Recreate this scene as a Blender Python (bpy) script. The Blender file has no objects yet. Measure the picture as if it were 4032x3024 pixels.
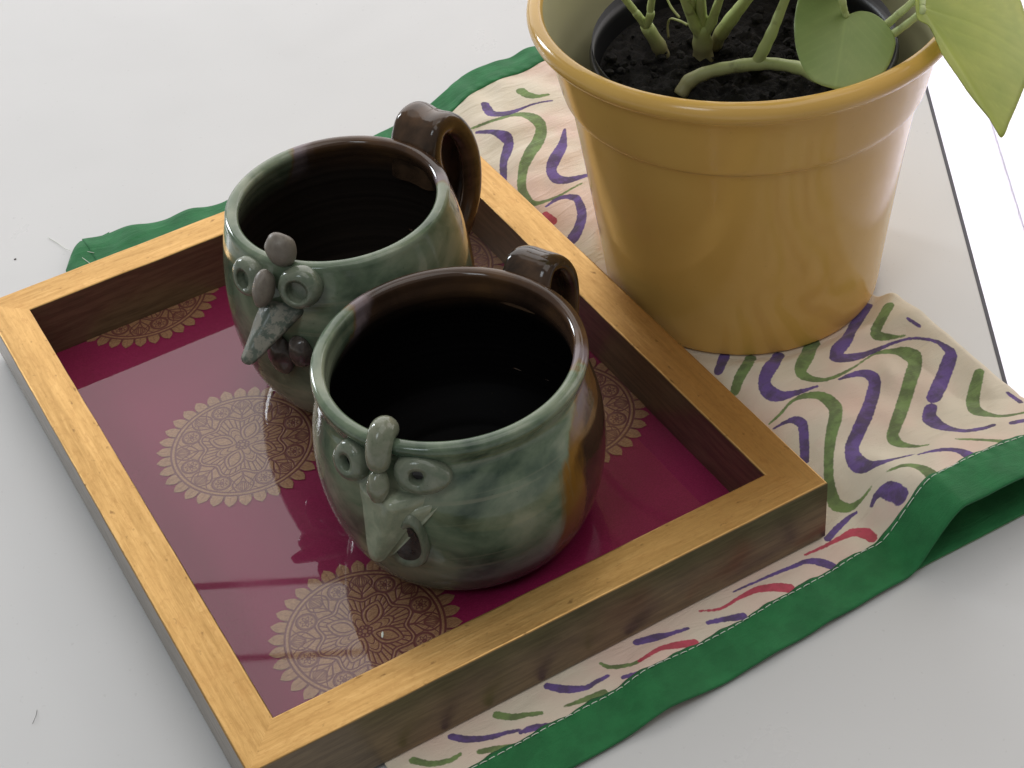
import bpy, bmesh, math, random
import numpy as np
from mathutils import Vector, Matrix, noise

random.seed(7)
rng = np.random.default_rng(5)
SC = bpy.context.scene
COL = SC.collection

# ------------------------------------------------------------------ camera
F_PX, IW, IH = 6831.52, 4032.0, 3024.0
CAM_ROT = (0.84282, 0.08511, -0.52131)
CAM_LOC = (-0.06259, -0.37822, 0.52550)
cd = bpy.data.cameras.new("camera")
cam = bpy.data.objects.new("camera", cd)
COL.objects.link(cam)
cam.location = CAM_LOC
cam.rotation_euler = CAM_ROT
cd.sensor_fit = 'HORIZONTAL'
cd.sensor_width = 36.0
cd.lens = 36.0 * F_PX / IW
cd.clip_start = 0.01
cd.clip_end = 60.0
SC.camera = cam

# ------------------------------------------------------------------ world, lamps, exposure
w = bpy.data.worlds.new("World")
SC.world = w
w.use_nodes = True
bg = w.node_tree.nodes["Background"]
bg.inputs[0].default_value = (0.95, 0.92, 0.90, 1)
bg.inputs[1].default_value = 0.21

def area_lamp(name, loc, target, sx, sy, radiance, color=(1, 1, 1), spread=180):
    ld = bpy.data.lights.new(name, 'AREA')
    ld.shape = 'RECTANGLE'
    ld.size, ld.size_y = sx, sy
    ld.energy = radiance * math.pi * sx * sy
    ld.color = color
    ld.spread = math.radians(spread)
    o = bpy.data.objects.new(name, ld)
    COL.objects.link(o)
    o.location = loc
    d = Vector(target) - Vector(loc)
    o.rotation_euler = d.to_track_quat('-Z', 'Y').to_euler()
    return o

# the window behind the table, three panes high (the thin gaps are its bars)
WD = Vector((0.50, 0.866, 0.0))
WC = Vector((0.12, 0.15, 0.0)) + WD * 2.3
for z0, z1 in ((0.10, 2.605), (2.630, 2.885), (2.910, 3.16)):
    c = WC + Vector((0, 0, (z0 + z1) / 2))
    area_lamp("window_light", c, c - WD, 3.6, z1 - z0, 1.6, (1.0, 0.965, 0.95))
# a strip of open sky low at the window's left end
area_lamp("sky_pane_light", (-0.55, 2.2, 0.85), (0.13, 0.12, 0.08), 0.30, 0.70, 26.0, (0.90, 0.95, 1.0))
# added unseen lamp in the ceiling's stead, to brighten the tray's front corners
cb = WC - WD * 0.95 + Vector((0, 0, 3.35))
area_lamp("ceiling_fill_light", cb, cb - Vector((0.0005, 0.0009, 1)), 2.6, 2.0, 0.75, (1.0, 0.97, 0.94))
# soft light that the ceiling gives back
area_lamp("ceiling_light", (0.45, -0.45, 2.4), (0.25, 0.0, 0), 1.8, 1.8, 1.25, (1.0, 0.98, 0.95))
# small cool window high on the left
area_lamp("side_window_light", (-1.15, -0.55, 1.85), (0.12, 0.15, 0.05), 0.5, 0.7, 5.2, (0.84, 0.93, 1.0))
# added lamp hung over the floor beyond the table, to whiten the tiles
area_lamp("floor_fill_light", (1.75, 1.35, 1.7), (1.35, 1.0, -0.75), 1.6, 1.6, 1.0, (0.97, 0.93, 1.0), spread=30)
area_lamp("doorway_light", (2.3, 0.25, 0.75), (0.4, 0.1, 0.0), 1.8, 2.2, 1.5, (1.0, 0.94, 0.92))

SC.view_settings.view_transform = 'Standard'
SC.view_settings.look = 'None'
SC.view_settings.exposure = 0.0
SC.view_settings.gamma = 1.0
SC.view_settings.use_curve_mapping = False
SC.render.engine = 'CYCLES'
SC.render.resolution_x, SC.render.resolution_y = 1024, 768

# ------------------------------------------------------------------ pixel -> place helpers
def rotm(rx, ry, rz):
    cx, sx, cy, sy, cz, sz = math.cos(rx), math.sin(rx), math.cos(ry), math.sin(ry), math.cos(rz), math.sin(rz)
    return (np.array([[cz, -sz, 0], [sz, cz, 0], [0, 0, 1]]) @ np.array([[cy, 0, sy], [0, 1, 0], [-sy, 0, cy]])
            @ np.array([[1, 0, 0], [0, cx, -sx], [0, sx, cx]]))
RM = rotm(*CAM_ROT)
CL = np.array(CAM_LOC)

def rays(uv):
    uv = np.atleast_2d(np.array(uv, float))
    return np.stack([(uv[:, 0] - IW / 2) / F_PX, -(uv[:, 1] - IH / 2) / F_PX, -np.ones(len(uv))], 1) @ RM.T

def on_z(uv, z):
    d = rays(uv)
    return CL + d * ((z - CL[2]) / d[:, 2])[:, None]

def on_plane(uv, p0, n):
    d = rays(uv)
    n = np.array(n, float)
    return CL + d * (((np.array(p0) - CL) @ n) / (d @ n))[:, None]

# ------------------------------------------------------------------ object helpers
def link(o, parent=None, kind=None):
    COL.objects.link(o)
    if parent is not None:
        o.parent = parent
    if kind:
        o["kind"] = kind
    return o

def mesh_obj(name, verts, faces, mat, parent=None, smooth=True, kind=None):
    me = bpy.data.meshes.new(name)
    me.from_pydata([tuple(map(float, v)) for v in verts], [], [tuple(map(int, f)) for f in faces])
    me.update()
    if smooth:
        me.polygons.foreach_set("use_smooth", [True] * len(me.polygons))
    if mat:
        me.materials.append(mat)
    return link(bpy.data.objects.new(name, me), parent, kind)

def bm_obj(name, bm, mat, parent=None, smooth=True, kind=None):
    me = bpy.data.meshes.new(name)
    bm.to_mesh(me)
    bm.free()
    if smooth:
        me.polygons.foreach_set("use_smooth", [True] * len(me.polygons))
    if mat:
        me.materials.append(mat)
    return link(bpy.data.objects.new(name, me), parent, kind)

def thing(name, label, cat, loc=(0, 0, 0), rz=0.0, group=None):
    o = bpy.data.objects.new(name, None)
    COL.objects.link(o)
    o.empty_display_size = 0.02
    o.location = loc
    o.rotation_euler = (0, 0, rz)
    o["label"] = label
    o["category"] = cat
    if group:
        o["group"] = group
    return o

def grid_faces(nu, nv, wrap=False, base=0):
    """vertex index = base + i*nv + j"""
    out = []
    iu = np.arange(nu if wrap else nu - 1)
    jv = np.arange(nv - 1)
    I, J = np.meshgrid(iu, jv, indexing='ij')
    I2 = (I + 1) % nu
    f = np.stack([I * nv + J, I2 * nv + J, I2 * nv + J + 1, I * nv + J + 1], -1).reshape(-1, 4) + base
    return f.tolist()

def add_float(me, name, arr):
    at = me.attributes.new(name, 'FLOAT', 'POINT')
    at.data.foreach_set("value", np.asarray(arr, dtype=np.float32))

def smooth_step(t):
    t = np.clip(t, 0, 1)
    return t * t * (3 - 2 * t)

def catmull(P, n=10):
    P = np.asarray(P, float)
    Q = np.vstack([2 * P[0] - P[1], P, 2 * P[-1] - P[-2]])
    out = []
    for i in range(1, len(Q) - 2):
        p0, p1, p2, p3 = Q[i - 1], Q[i], Q[i + 1], Q[i + 2]
        for t in np.arange(n) / n:
            out.append(0.5 * ((2 * p1) + (-p0 + p2) * t + (2 * p0 - 5 * p1 + 4 * p2 - p3) * t * t + (-p0 + 3 * p1 - 3 * p2 + p3) * t ** 3))
    out.append(P[-1])
    return np.array(out)

def tube(path, radii, n=10, cap=True):
    """round tube through a path; returns verts, faces"""
    path = np.asarray(path, float)
    m = len(path)
    radii = np.broadcast_to(np.asarray(radii, float), (m,))
    T = np.gradient(path, axis=0)
    T /= np.linalg.norm(T, axis=1)[:, None] + 1e-12
    up = np.array([0, 0, 1.0]) if abs(T[0, 2]) < 0.9 else np.array([1.0, 0, 0])
    V = []
    a = np.cross(T[0], up); a /= np.linalg.norm(a)
    for i in range(m):
        a = a - T[i] * (a @ T[i]); a /= np.linalg.norm(a)
        b = np.cross(T[i], a)
        th = np.linspace(0, 2 * np.pi, n, endpoint=False)
        V.append(path[i] + radii[i] * (np.cos(th)[:, None] * a + np.sin(th)[:, None] * b))
    V = np.concatenate(V)
    Fs = []
    for i in range(m - 1):
        for j in range(n):
            k = (j + 1) % n
            Fs.append((i * n + j, i * n + k, (i + 1) * n + k, (i + 1) * n + j))
    if cap:
        V = np.vstack([V, path[0], path[-1]])
        c0, c1 = m * n, m * n + 1
        for j in range(n):
            k = (j + 1) % n
            Fs.append((c0, k, j))
            Fs.append((c1, (m - 1) * n + j, (m - 1) * n + k))
    return V, Fs

# ------------------------------------------------------------------ material helpers
class NT:
    def __init__(self, name):
        self.m = bpy.data.materials.new(name)
        self.m.use_nodes = True
        self.t = self.m.node_tree
        self.b = self.t.nodes["Principled BSDF"]
        self.out = self.t.nodes["Material Output"]
    def n(self, typ, **kw):
        nd = self.t.nodes.new(typ)
        for k, v in kw.items():
            setattr(nd, k, v)
        return nd
    def l(self, a, b):
        self.t.links.new(a, b)
    def put(self, sock, v):
        if hasattr(v, "links") or isinstance(v, bpy.types.NodeSocket):
            self.l(v, sock)
        else:
            sock.default_value = v
    def coord(self, which="Object"):
        return self.n("ShaderNodeTexCoord").outputs[which]
    def mapping(self, vec, scale=(1, 1, 1), rot=(0, 0, 0), loc=(0, 0, 0)):
        nd = self.n("ShaderNodeMapping")
        self.l(vec, nd.inputs[0])
        nd.inputs[1].default_value = loc
        nd.inputs[2].default_value = rot
        nd.inputs[3].default_value = scale
        return nd.outputs[0]
    def noise(self, vec, scale, detail=4, rough=0.55, dist=0.0):
        nd = self.n("ShaderNodeTexNoise")
        if vec is not None:
            self.l(vec, nd.inputs["Vector"])
        nd.inputs["Scale"].default_value = scale
        nd.inputs["Detail"].default_value = detail
        nd.inputs["Roughness"].default_value = rough
        nd.inputs["Distortion"].default_value = dist
        return nd.outputs["Fac"]
    def ramp(self, fac, stops, interp='LINEAR'):
        nd = self.n("ShaderNodeValToRGB")
        self.l(fac, nd.inputs[0])
        cr = nd.color_ramp
        cr.interpolation = interp
        while len(cr.elements) < len(stops):
            cr.elements.new(0.5)
        for e, (p, c) in zip(cr.elements, stops):
            e.position = p
            e.color = c if len(c) == 4 else (*c, 1)
        return nd.outputs[0]
    def math(self, op, a, b=0.0, c=0.0, clamp=False):
        nd = self.n("ShaderNodeMath", operation=op, use_clamp=clamp)
        self.put(nd.inputs[0], a); self.put(nd.inputs[1], b); self.put(nd.inputs[2], c)
        return nd.outputs[0]
    def step(self, v, lo, hi):
        nd = self.n("ShaderNodeMapRange", interpolation_type='SMOOTHSTEP')
        self.put(nd.inputs[0], v); self.put(nd.inputs[1], lo); self.put(nd.inputs[2], hi)
        nd.inputs[3].default_value = 0; nd.inputs[4].default_value = 1
        return nd.outputs[0]
    def mix(self, fac, a, b, blend='MIX'):
        nd = self.n("ShaderNodeMix", data_type='RGBA', blend_type=blend)
        self.put(nd.inputs[0], fac)
        for s, v in ((nd.inputs[6], a), (nd.inputs[7], b)):
            if isinstance(v, tuple):
                v = v if len(v) == 4 else (*v, 1)
            self.put(s, v)
        return nd.outputs[2]
    def bump(self, h, strength=0.2, dist=0.001):
        nd = self.n("ShaderNodeBump")
        nd.inputs["Strength"].default_value = strength
        nd.inputs["Distance"].default_value = dist
        self.l(h, nd.inputs["Height"])
        return nd.outputs[0]
    def attr(self, name):
        return self.n("ShaderNodeAttribute", attribute_name=name).outputs["Fac"]
    def set(self, **kw):
        names = dict(color="Base Color", rough="Roughness", metal="Metallic", normal="Normal", coat="Coat Weight",
                     coat_rough="Coat Roughness", ior="IOR", spec="Specular IOR Level", sss="Subsurface Weight", sheen="Sheen Weight")
        for k, v in kw.items():
            if isinstance(v, tuple) and len(v) == 3 and k == "color":
                v = (*v, 1)
            self.put(self.b.inputs[names[k]], v)
        return self.m

# ------------------------------------------------------------------ materials
def mat_table():
    M = NT("table_laminate")
    c = M.coord()
    n = M.noise(c, 900, 2)
    col = M.ramp(M.noise(c, 6, 3), [(0.3, (0.615, 0.615, 0.61)), (0.7, (0.65, 0.65, 0.645))])
    dust = M.math('MULTIPLY', M.step(M.noise(c, 420, 2, 0.4), 0.71, 0.76), 0.16)
    smud = M.math('MULTIPLY', M.step(M.noise(c, 9, 6, 0.6, 0.8), 0.52, 0.75), 0.035)
    col = M.mix(M.math('ADD', dust, smud), col, (0.34, 0.33, 0.31))
    return M.set(color=col, rough=M.ramp(M.noise(c, 14, 6, 0.65, 0.6), [(0.3, (0.26,) * 3), (0.7, (0.42,) * 3)]), normal=M.bump(n, 0.05, 0.0002), spec=0.5)

def mat_plain(name, col, rough=0.5, metal=0.0, bumpscale=None, var=0.15):
    M = NT(name)
    c = M.coord()
    n = M.noise(c, bumpscale or 60, 5)
    a = tuple(x * (1 - var) for x in col); b = tuple(min(1, x * (1 + var)) for x in col)
    return M.set(color=M.ramp(n, [(0.3, a), (0.7, b)]), rough=rough, metal=metal, normal=M.bump(n, 0.15, 0.0005))

def mat_gold():
    M = NT("gold_leaf_wood")
    c = M.coord()
    grain = M.noise(M.mapping(c, (45, 480, 480)), 1.0, 6, 0.68, 0.3)
    fine = M.noise(M.mapping(c, (60, 1500, 1500)), 1.0, 3, 0.6)
    blot = M.noise(c, 42, 5, 0.62, 0.6)
    mott = M.noise(M.mapping(c, (220, 420, 420)), 1.0, 5, 0.7, 0.4)
    lines = M.noise(M.mapping(c, (30, 2600, 2600)), 1.0, 3, 0.6)
    spots = M.noise(M.mapping(c, (190, 330, 330)), 1.0, 3, 0.5)
    gold = M.ramp(grain, [(0.30, (0.45, 0.262, 0.088)), (0.52, (0.56, 0.338, 0.122)), (0.75, (0.64, 0.405, 0.160))])
    col = M.mix(M.math('MULTIPLY', M.step(blot, 0.56, 0.74), 0.5), gold, (0.49, 0.27, 0.090))
    col = M.mix(M.math('MULTIPLY', M.step(spots, 0.65, 0.76), 0.65), col, (0.16, 0.08, 0.03))
    col = M.mix(M.math('MULTIPLY', M.step(mott, 0.48, 0.70), 0.5), col, (0.40, 0.215, 0.070))
    col = M.mix(M.math('MULTIPLY', M.step(lines, 0.55, 0.75), 0.30), col, (0.36, 0.19, 0.065))
    geo = M.n("ShaderNodeNewGeometry")
    edge = M.math('MULTIPLY', M.step(geo.outputs["Pointiness"], 0.53, 0.60), 0.35)
    col = M.mix(edge, col, (0.80, 0.60, 0.33))
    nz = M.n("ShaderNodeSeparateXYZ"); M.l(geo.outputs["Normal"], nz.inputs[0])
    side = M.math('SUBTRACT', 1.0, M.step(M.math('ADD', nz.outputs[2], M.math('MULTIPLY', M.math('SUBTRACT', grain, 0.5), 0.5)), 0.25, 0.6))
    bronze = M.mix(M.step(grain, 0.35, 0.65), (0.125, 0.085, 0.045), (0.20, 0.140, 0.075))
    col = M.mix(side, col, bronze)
    rough = M.ramp(grain, [(0.3, (0.42,) * 3), (0.7, (0.31,) * 3)])
    h = M.math('ADD', grain, M.math('MULTIPLY', fine, 0.5))
    M.b.inputs["Anisotropic"].default_value = 0.35
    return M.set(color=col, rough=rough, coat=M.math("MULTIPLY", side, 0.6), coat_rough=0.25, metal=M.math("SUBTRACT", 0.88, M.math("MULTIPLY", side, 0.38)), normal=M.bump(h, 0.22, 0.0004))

def mat_silk():
    M = NT("magenta_silk")
    c = M.coord()
    n = M.noise(M.mapping(c, (1400, 4200, 1000)), 1.0, 2)
    col = M.mix(M.step(n, 0.35, 0.65), (0.225, 0.007, 0.054), (0.300, 0.013, 0.084))
    return M.set(color=col, rough=0.6, spec=0.2, normal=M.bump(n, 0.1, 0.0002))

def mat_medallion():
    M = NT("gold_zari_thread")
    ink = M.attr("ink")
    c = M.coord()
    th = M.noise(M.mapping(c, (900, 5200, 900), (0, 0, 0.5)), 1.0, 2)
    thread = M.mix(M.step(th, 0.38, 0.62), (0.28, 0.125, 0.065), (0.45, 0.240, 0.125))
    col = M.mix(M.step(ink, 0.25, 0.75), thread, (0.165, 0.040, 0.038))
    return M.set(color=col, rough=0.5, metal=0.15, normal=M.bump(M.math('SUBTRACT', 1.0, ink), 0.4, 0.0003))

def mat_glass():
    M = NT("clear_glass")
    t = M.n("ShaderNodeBsdfTransparent"); t.inputs[0].default_value = (0.97, 0.98, 0.97, 1)
    g = M.n("ShaderNodeBsdfGlossy"); g.inputs["Roughness"].default_value = 0.015
    sm = M.noise(M.coord(), 25, 4)
    M.l(M.ramp(sm, [(0.35, (0.012,) * 3), (0.8, (0.05,) * 3)]), g.inputs["Roughness"])
    fr = M.n("ShaderNodeFresnel"); fr.inputs[0].default_value = 1.52
    mx = M.n("ShaderNodeMixShader")
    M.l(M.math("MULTIPLY", M.math("MULTIPLY", fr.outputs[0], 1.3), M.math("SUBTRACT", 1.0, M.n("ShaderNodeNewGeometry").outputs["Backfacing"])), mx.inputs[0]); M.l(t.outputs[0], mx.inputs[1]); M.l(g.outputs[0], mx.inputs[2])
    M.l(mx.outputs[0], M.out.inputs[0])
    return M.m

def mat_cloth():
    M = NT("block_printed_cotton")
    c = M.coord()
    weave = M.noise(c, 2600, 2)
    cast = M.noise(c, 16, 3, 0.5)
    base = M.mix(M.step(cast, 0.35, 0.62), (0.76, 0.565, 0.465), (0.72, 0.645, 0.51))
    base = M.mix(M.math('MULTIPLY', M.step(M.noise(c, 30, 3), 0.55, 0.75), 0.5), base, (0.72, 0.49, 0.43))
    fray = M.math('MULTIPLY', M.math('SUBTRACT', M.noise(c, 700, 3), 0.5), 1.1)
    wash = M.noise(c, 150, 4, 0.6)
    col = base
    for nm, dark, light in (("print_green", (0.075, 0.135, 0.030), (0.165, 0.27, 0.075)),
                            ("print_red", (0.40, 0.020, 0.055), (0.55, 0.05, 0.10)),
                            ("print_purple", (0.040, 0.016, 0.105), (0.115, 0.058, 0.27))):
        d = M.math('ADD', M.attr(nm), fray)
        k = M.math('SUBTRACT', 1.0, M.step(d, -0.22, 0.22))
        k = M.math('MULTIPLY', k, M.math('ADD', 0.86, M.math('MULTIPLY', wash, 0.14)))
        col = M.mix(k, col, M.mix(M.step(wash, 0.36, 0.62), dark, light))
    crease = M.noise(M.mapping(c, (40, 160, 40), (0, 0, 0.5)), 1.0, 5, 0.6, 0.8)
    h = M.math('ADD', M.math('MULTIPLY', weave, 0.12), crease)
    return M.set(color=col, rough=0.85, normal=M.bump(h, 0.8, 0.0012), sheen=0.08)

def mat_hem():
    M = NT("green_cotton_hem")
    c = M.coord()
    n = M.noise(c, 90, 5, 0.6)
    wv = M.noise(c, 2400, 2)
    col = M.mix(M.step(n, 0.35, 0.68), (0.008, 0.135, 0.036), (0.014, 0.180, 0.050))
    h = M.math('ADD', M.math('MULTIPLY', wv, 0.3), M.noise(M.mapping(c, (60, 240, 60), (0, 0, 0.4)), 1.0, 4, 0.6, 0.6))
    return M.set(color=col, rough=0.75, normal=M.bump(h, 0.75, 0.0008), sheen=0.05)

def mat_glaze(name, half_deg, body_half_deg, zrim, inner_a, inner_b, dark):
    """celadon green round the hen's face (+X), running into brown at the handle; almost black inside"""
    M = NT(name)
    c = M.coord()
    sep = M.n("ShaderNodeSeparateXYZ"); M.l(c, sep.inputs[0])
    X, Y, Z = sep.outputs
    wob = M.math('MULTIPLY', M.math('SUBTRACT', M.noise(M.mapping(c, (60, 60, 16)), 1.0, 5, 0.6, 0.4), 0.5), 0.55)
    ang = M.math('ABSOLUTE', M.math('ARCTAN2', Y, X))
    up = M.step(Z, 0.055, zrim)
    lim = M.math('ADD', math.radians(body_half_deg), M.math('MULTIPLY', up, math.radians(half_deg - body_half_deg)))
    d = M.math('SUBTRACT', M.math('ADD', ang, wob), lim)          # <0 green, >0 brown
    flow = M.noise(M.mapping(c, (30, 30, 40)), 1.0, 5, 0.52, 0.5)
    blot = M.noise(c, 48, 4, 0.55, 0.5)
    green = M.ramp(flow, [(0.32, dark), (0.47, (0.148, 0.198, 0.130)), (0.62, (0.285, 0.320, 0.225)), (0.8, (0.325, 0.342, 0.255))])
    green = M.mix(M.math('MULTIPLY', M.step(blot, 0.52, 0.75), 0.5), green, (0.060, 0.100, 0.074))
    # thrown rings: thin bands where the glaze breaks
    band = M.noise(M.mapping(c, (7, 7, 330)), 1.0, 3, 0.5, 0.2)
    green = M.mix(M.math('MULTIPLY', M.step(band, 0.58, 0.72), 0.35), green, (0.28, 0.28, 0.19))
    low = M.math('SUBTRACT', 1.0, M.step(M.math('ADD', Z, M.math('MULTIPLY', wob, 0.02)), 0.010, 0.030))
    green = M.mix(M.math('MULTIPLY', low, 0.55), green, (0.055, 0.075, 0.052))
    brown = M.ramp(flow, [(0.30, (0.026, 0.016, 0.012)), (0.52, (0.072, 0.040, 0.024)), (0.72, (0.150, 0.078, 0.034))])
    amber = (0.23, 0.115, 0.022)
    lav = (0.22, 0.185, 0.215)
    col = M.mix(M.step(d, -0.05, 0.06), green, amber)
    col = M.mix(M.step(d, 0.10, 0.24), col, brown)
    lavm = M.math('MULTIPLY', M.math('MULTIPLY', M.step(d, 0.0, 0.06), M.math('SUBTRACT', 1.0, M.step(d, 0.12, 0.30))), M.step(Z, zrim - 0.026, zrim - 0.012))
    col = M.mix(M.math('MULTIPLY', lavm, 0.85), col, lav)
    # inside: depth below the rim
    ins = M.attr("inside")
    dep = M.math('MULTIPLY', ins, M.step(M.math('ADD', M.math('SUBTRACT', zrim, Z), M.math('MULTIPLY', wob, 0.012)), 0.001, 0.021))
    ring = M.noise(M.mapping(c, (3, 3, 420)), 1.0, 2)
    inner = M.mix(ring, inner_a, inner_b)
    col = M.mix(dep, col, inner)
    # iron specks
    sp = M.noise(c, 950, 2, 0.5)
    col = M.mix(M.math('MULTIPLY', M.step(sp, 0.70, 0.80), 0.55), col, (0.04, 0.03, 0.02))
    h = M.math('ADD', M.math('MULTIPLY', flow, 0.7), M.math('MULTIPLY', band, 0.5))
    rg = M.mix(dep, M.ramp(blot, [(0.3, (0.07,) * 3), (0.75, (0.15,) * 3)]), (0.55, 0.55, 0.55))
    return M.set(color=col, rough=rg, spec=M.math('SUBTRACT', 0.5, M.math('MULTIPLY', dep, 0.46)), normal=M.bump(h, 0.16, 0.0009))

def mat_clay(name, a, b, rough=0.15, scale=160, crust=None):
    M = NT(name)
    c = M.coord()
    n = M.noise(c, scale, 5, 0.6, 0.5)
    col = M.ramp(n, [(0.33, a), (0.66, b)])
    if crust:
        k = M.step(M.noise(c, 150, 6, 0.72, 0.3), 0.48, 0.55)
        col = M.mix(k, col, crust)
        rough = M.ramp(k, [(0.0, (0.3,) * 3), (1.0, (0.75,) * 3)])
        n = M.math('ADD', n, k)
    sp = M.noise(c, 1100, 2, 0.5)
    col = M.mix(M.math('MULTIPLY', M.step(sp, 0.68, 0.78), 0.5), col, (0.05, 0.04, 0.03))
    return M.set(color=col, rough=rough, spec=0.5, normal=M.bump(n, 0.22, 0.0006))

def mat_pot():
    M = NT("mustard_glaze")
    c = M.coord()
    n = M.noise(c, 22, 4, 0.55, 0.3)
    f = M.noise(c, 420, 3)
    col = M.ramp(n, [(0.3, (0.74, 0.440, 0.110)), (0.7, (0.79, 0.490, 0.135))])
    col = M.mix(M.math('MULTIPLY', M.step(f, 0.66, 0.8), 0.25), col, (0.40, 0.22, 0.05))
    ins = M.attr("inside")
    col = M.mix(ins, col, (0.56, 0.53, 0.33))
    return M.set(color=col, rough=M.ramp(n, [(0.3, (0.13,) * 3), (0.7, (0.19,) * 3)]), spec=0.5, normal=M.bump(n, 0.03, 0.0010))

def mat_leaf(name, a, b, trans=0.4):
    M = NT(name)
    c = M.coord()
    n = M.noise(c, 55, 4)
    f = M.noise(c, 900, 2)
    col = M.ramp(n, [(0.3, a), (0.72, b)])
    vein = M.attr("vein")
    col = M.mix(M.math('MULTIPLY', vein, 0.2), col, tuple(min(1, x * 1.5) for x in b))
    M.set(color=col, rough=0.42, spec=0.4, normal=M.bump(M.math('ADD', M.math('MULTIPLY', f, 0.3), vein), 0.25, 0.0005))
    tr = M.n("ShaderNodeBsdfTranslucent")
    M.l(M.mix(1.0, col, (1.35, 1.35, 0.7), 'MULTIPLY'), tr.inputs[0])
    mx = M.n("ShaderNodeMixShader"); mx.inputs[0].default_value = trans
    M.l(M.b.outputs[0], mx.inputs[1]); M.l(tr.outputs[0], mx.inputs[2]); M.l(mx.outputs[0], M.out.inputs[0])
    return M.m

def mat_stem():
    M = NT("green_stem")
    c = M.coord()
    n = M.noise(c, 120, 4)
    z = M.n("ShaderNodeSeparateXYZ"); M.l(c, z.inputs[0])
    g = M.step(z.outputs[2], 0.000, 0.022)
    col = M.mix(g, (0.33, 0.29, 0.15), (0.52, 0.60, 0.26))
    col = M.mix(M.math('MULTIPLY', M.step(n, 0.56, 0.72), 0.5), col, (0.12, 0.10, 0.05))
    return M.set(color=col, rough=0.45, normal=M.bump(n, 0.2, 0.0005))

def mat_soil():
    M = NT("potting_soil")
    c = M.coord()
    n = M.noise(c, 420, 6, 0.7)
    col = M.ramp(n, [(0.35, (0.004, 0.003, 0.0028)), (0.6, (0.012, 0.0085, 0.0065)), (0.8, (0.045, 0.030, 0.020))])
    return M.set(color=col, rough=0.95, normal=M.bump(n, 0.9, 0.003))

MT = dict(table=mat_table(), band=mat_plain("dark_edge_band", (0.045, 0.043, 0.055), 0.5), gold=mat_gold(), silk=mat_silk(),
          medal=mat_medallion(), glass=mat_glass(), cloth=mat_cloth(), hem=mat_hem(),
          thread=mat_plain("white_thread", (0.75, 0.78, 0.70), 0.8, var=0.05), board=mat_plain("backing_board", (0.20, 0.12, 0.06), 0.7),
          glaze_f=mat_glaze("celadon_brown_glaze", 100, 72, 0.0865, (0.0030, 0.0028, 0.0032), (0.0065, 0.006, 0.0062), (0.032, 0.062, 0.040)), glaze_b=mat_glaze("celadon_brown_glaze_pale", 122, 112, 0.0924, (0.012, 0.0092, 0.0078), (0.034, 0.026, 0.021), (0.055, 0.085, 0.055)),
          clay_f=mat_clay("celadon_applied_clay", (0.155, 0.180, 0.120), (0.245, 0.250, 0.185)),
          clay_beak=mat_clay("deep_celadon_beak_clay", (0.215, 0.255, 0.180), (0.335, 0.365, 0.265)),
          clay_eye=mat_clay("celadon_eye_clay", (0.115, 0.150, 0.105), (0.215, 0.235, 0.175)),
          clay_b=mat_clay("greybrown_applied_clay", (0.150, 0.128, 0.105), (0.215, 0.190, 0.155), 0.4),
          clay_crust=mat_clay("crusted_beak_clay", (0.080, 0.105, 0.085), (0.125, 0.145, 0.115), 0.35, 160, (0.235, 0.230, 0.190)),
          wattle=mat_clay("dark_wattle_clay", (0.016, 0.018, 0.020), (0.050, 0.052, 0.048), 0.10),
          wattle_b=mat_clay("brown_wattle_clay", (0.050, 0.040, 0.038), (0.110, 0.095, 0.080), 0.15),
          pupil=mat_plain("dark_glaze_pool", (0.004, 0.006, 0.005), 0.08), handle=mat_clay("tenmoku_handle_glaze", (0.026, 0.017, 0.012), (0.115, 0.066, 0.038), 0.12, 60),
          pot=mat_pot(), black=mat_plain("black_plastic", (0.012, 0.012, 0.014), 0.4), soil=mat_soil(), stem=mat_stem(),
          leaf_a=mat_leaf("sage_green_leaf", (0.34, 0.44, 0.165), (0.41, 0.49, 0.20), 0.32),
          leaf_b=mat_leaf("lime_green_leaf", (0.46, 0.53, 0.16), (0.56, 0.60, 0.20), 0.42),
          tile=mat_plain("white_floor_tile", (0.74, 0.72, 0.79), 0.25, var=0.05), grout=mat_plain("floor_grout", (0.64, 0.62, 0.66), 0.9),
          crumb=mat_plain("dark_crumb", (0.06, 0.055, 0.05), 0.8))

# ------------------------------------------------------------------ floor
ED = np.array([0.527, 0.850]); ED /= np.linalg.norm(ED)          # the table's right edge runs this way
EN = np.array([-ED[1], ED[0]])                                     # into the table
E0 = np.array([0.3697, 0.0283])
FZ = -0.75
floor = mesh_obj("floor", [(-3, -3, FZ), (5, -3, FZ), (5, 5, FZ), (-3, 5, FZ)], [(0, 1, 2, 3)], MT['grout'], smooth=False, kind="structure")
TS = 0.90
J0 = np.array([1.326, 1.024])                                      # a joint seen beyond the table passes here
tile_me = None
for i in range(-3, 3):
    for j in range(-3, 3):
        o2 = J0 - EN * TS * i + ED * (TS * j + 0.28)
        cxy = o2 + (-EN) * TS / 2 + ED * TS / 2
        if tile_me is None:
            bm = bmesh.new()
            bmesh.ops.create_cube(bm, size=1, matrix=Matrix.Diagonal((TS - 0.003, TS - 0.003, 0.006, 1)))
            bmesh.ops.bevel(bm, geom=bm.edges[:], offset=0.0012, segments=1, affect='EDGES')
            t = bm_obj("floor_tile", bm, MT['tile'], floor, smooth=False)
            tile_me = t.data
        else:
            t = link(bpy.data.objects.new("floor_tile", tile_me), floor)
        t.location = (cxy[0], cxy[1], FZ + 0.002)
        t.rotation_euler = (0, 0, math.atan2(ED[1], ED[0]))

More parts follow.
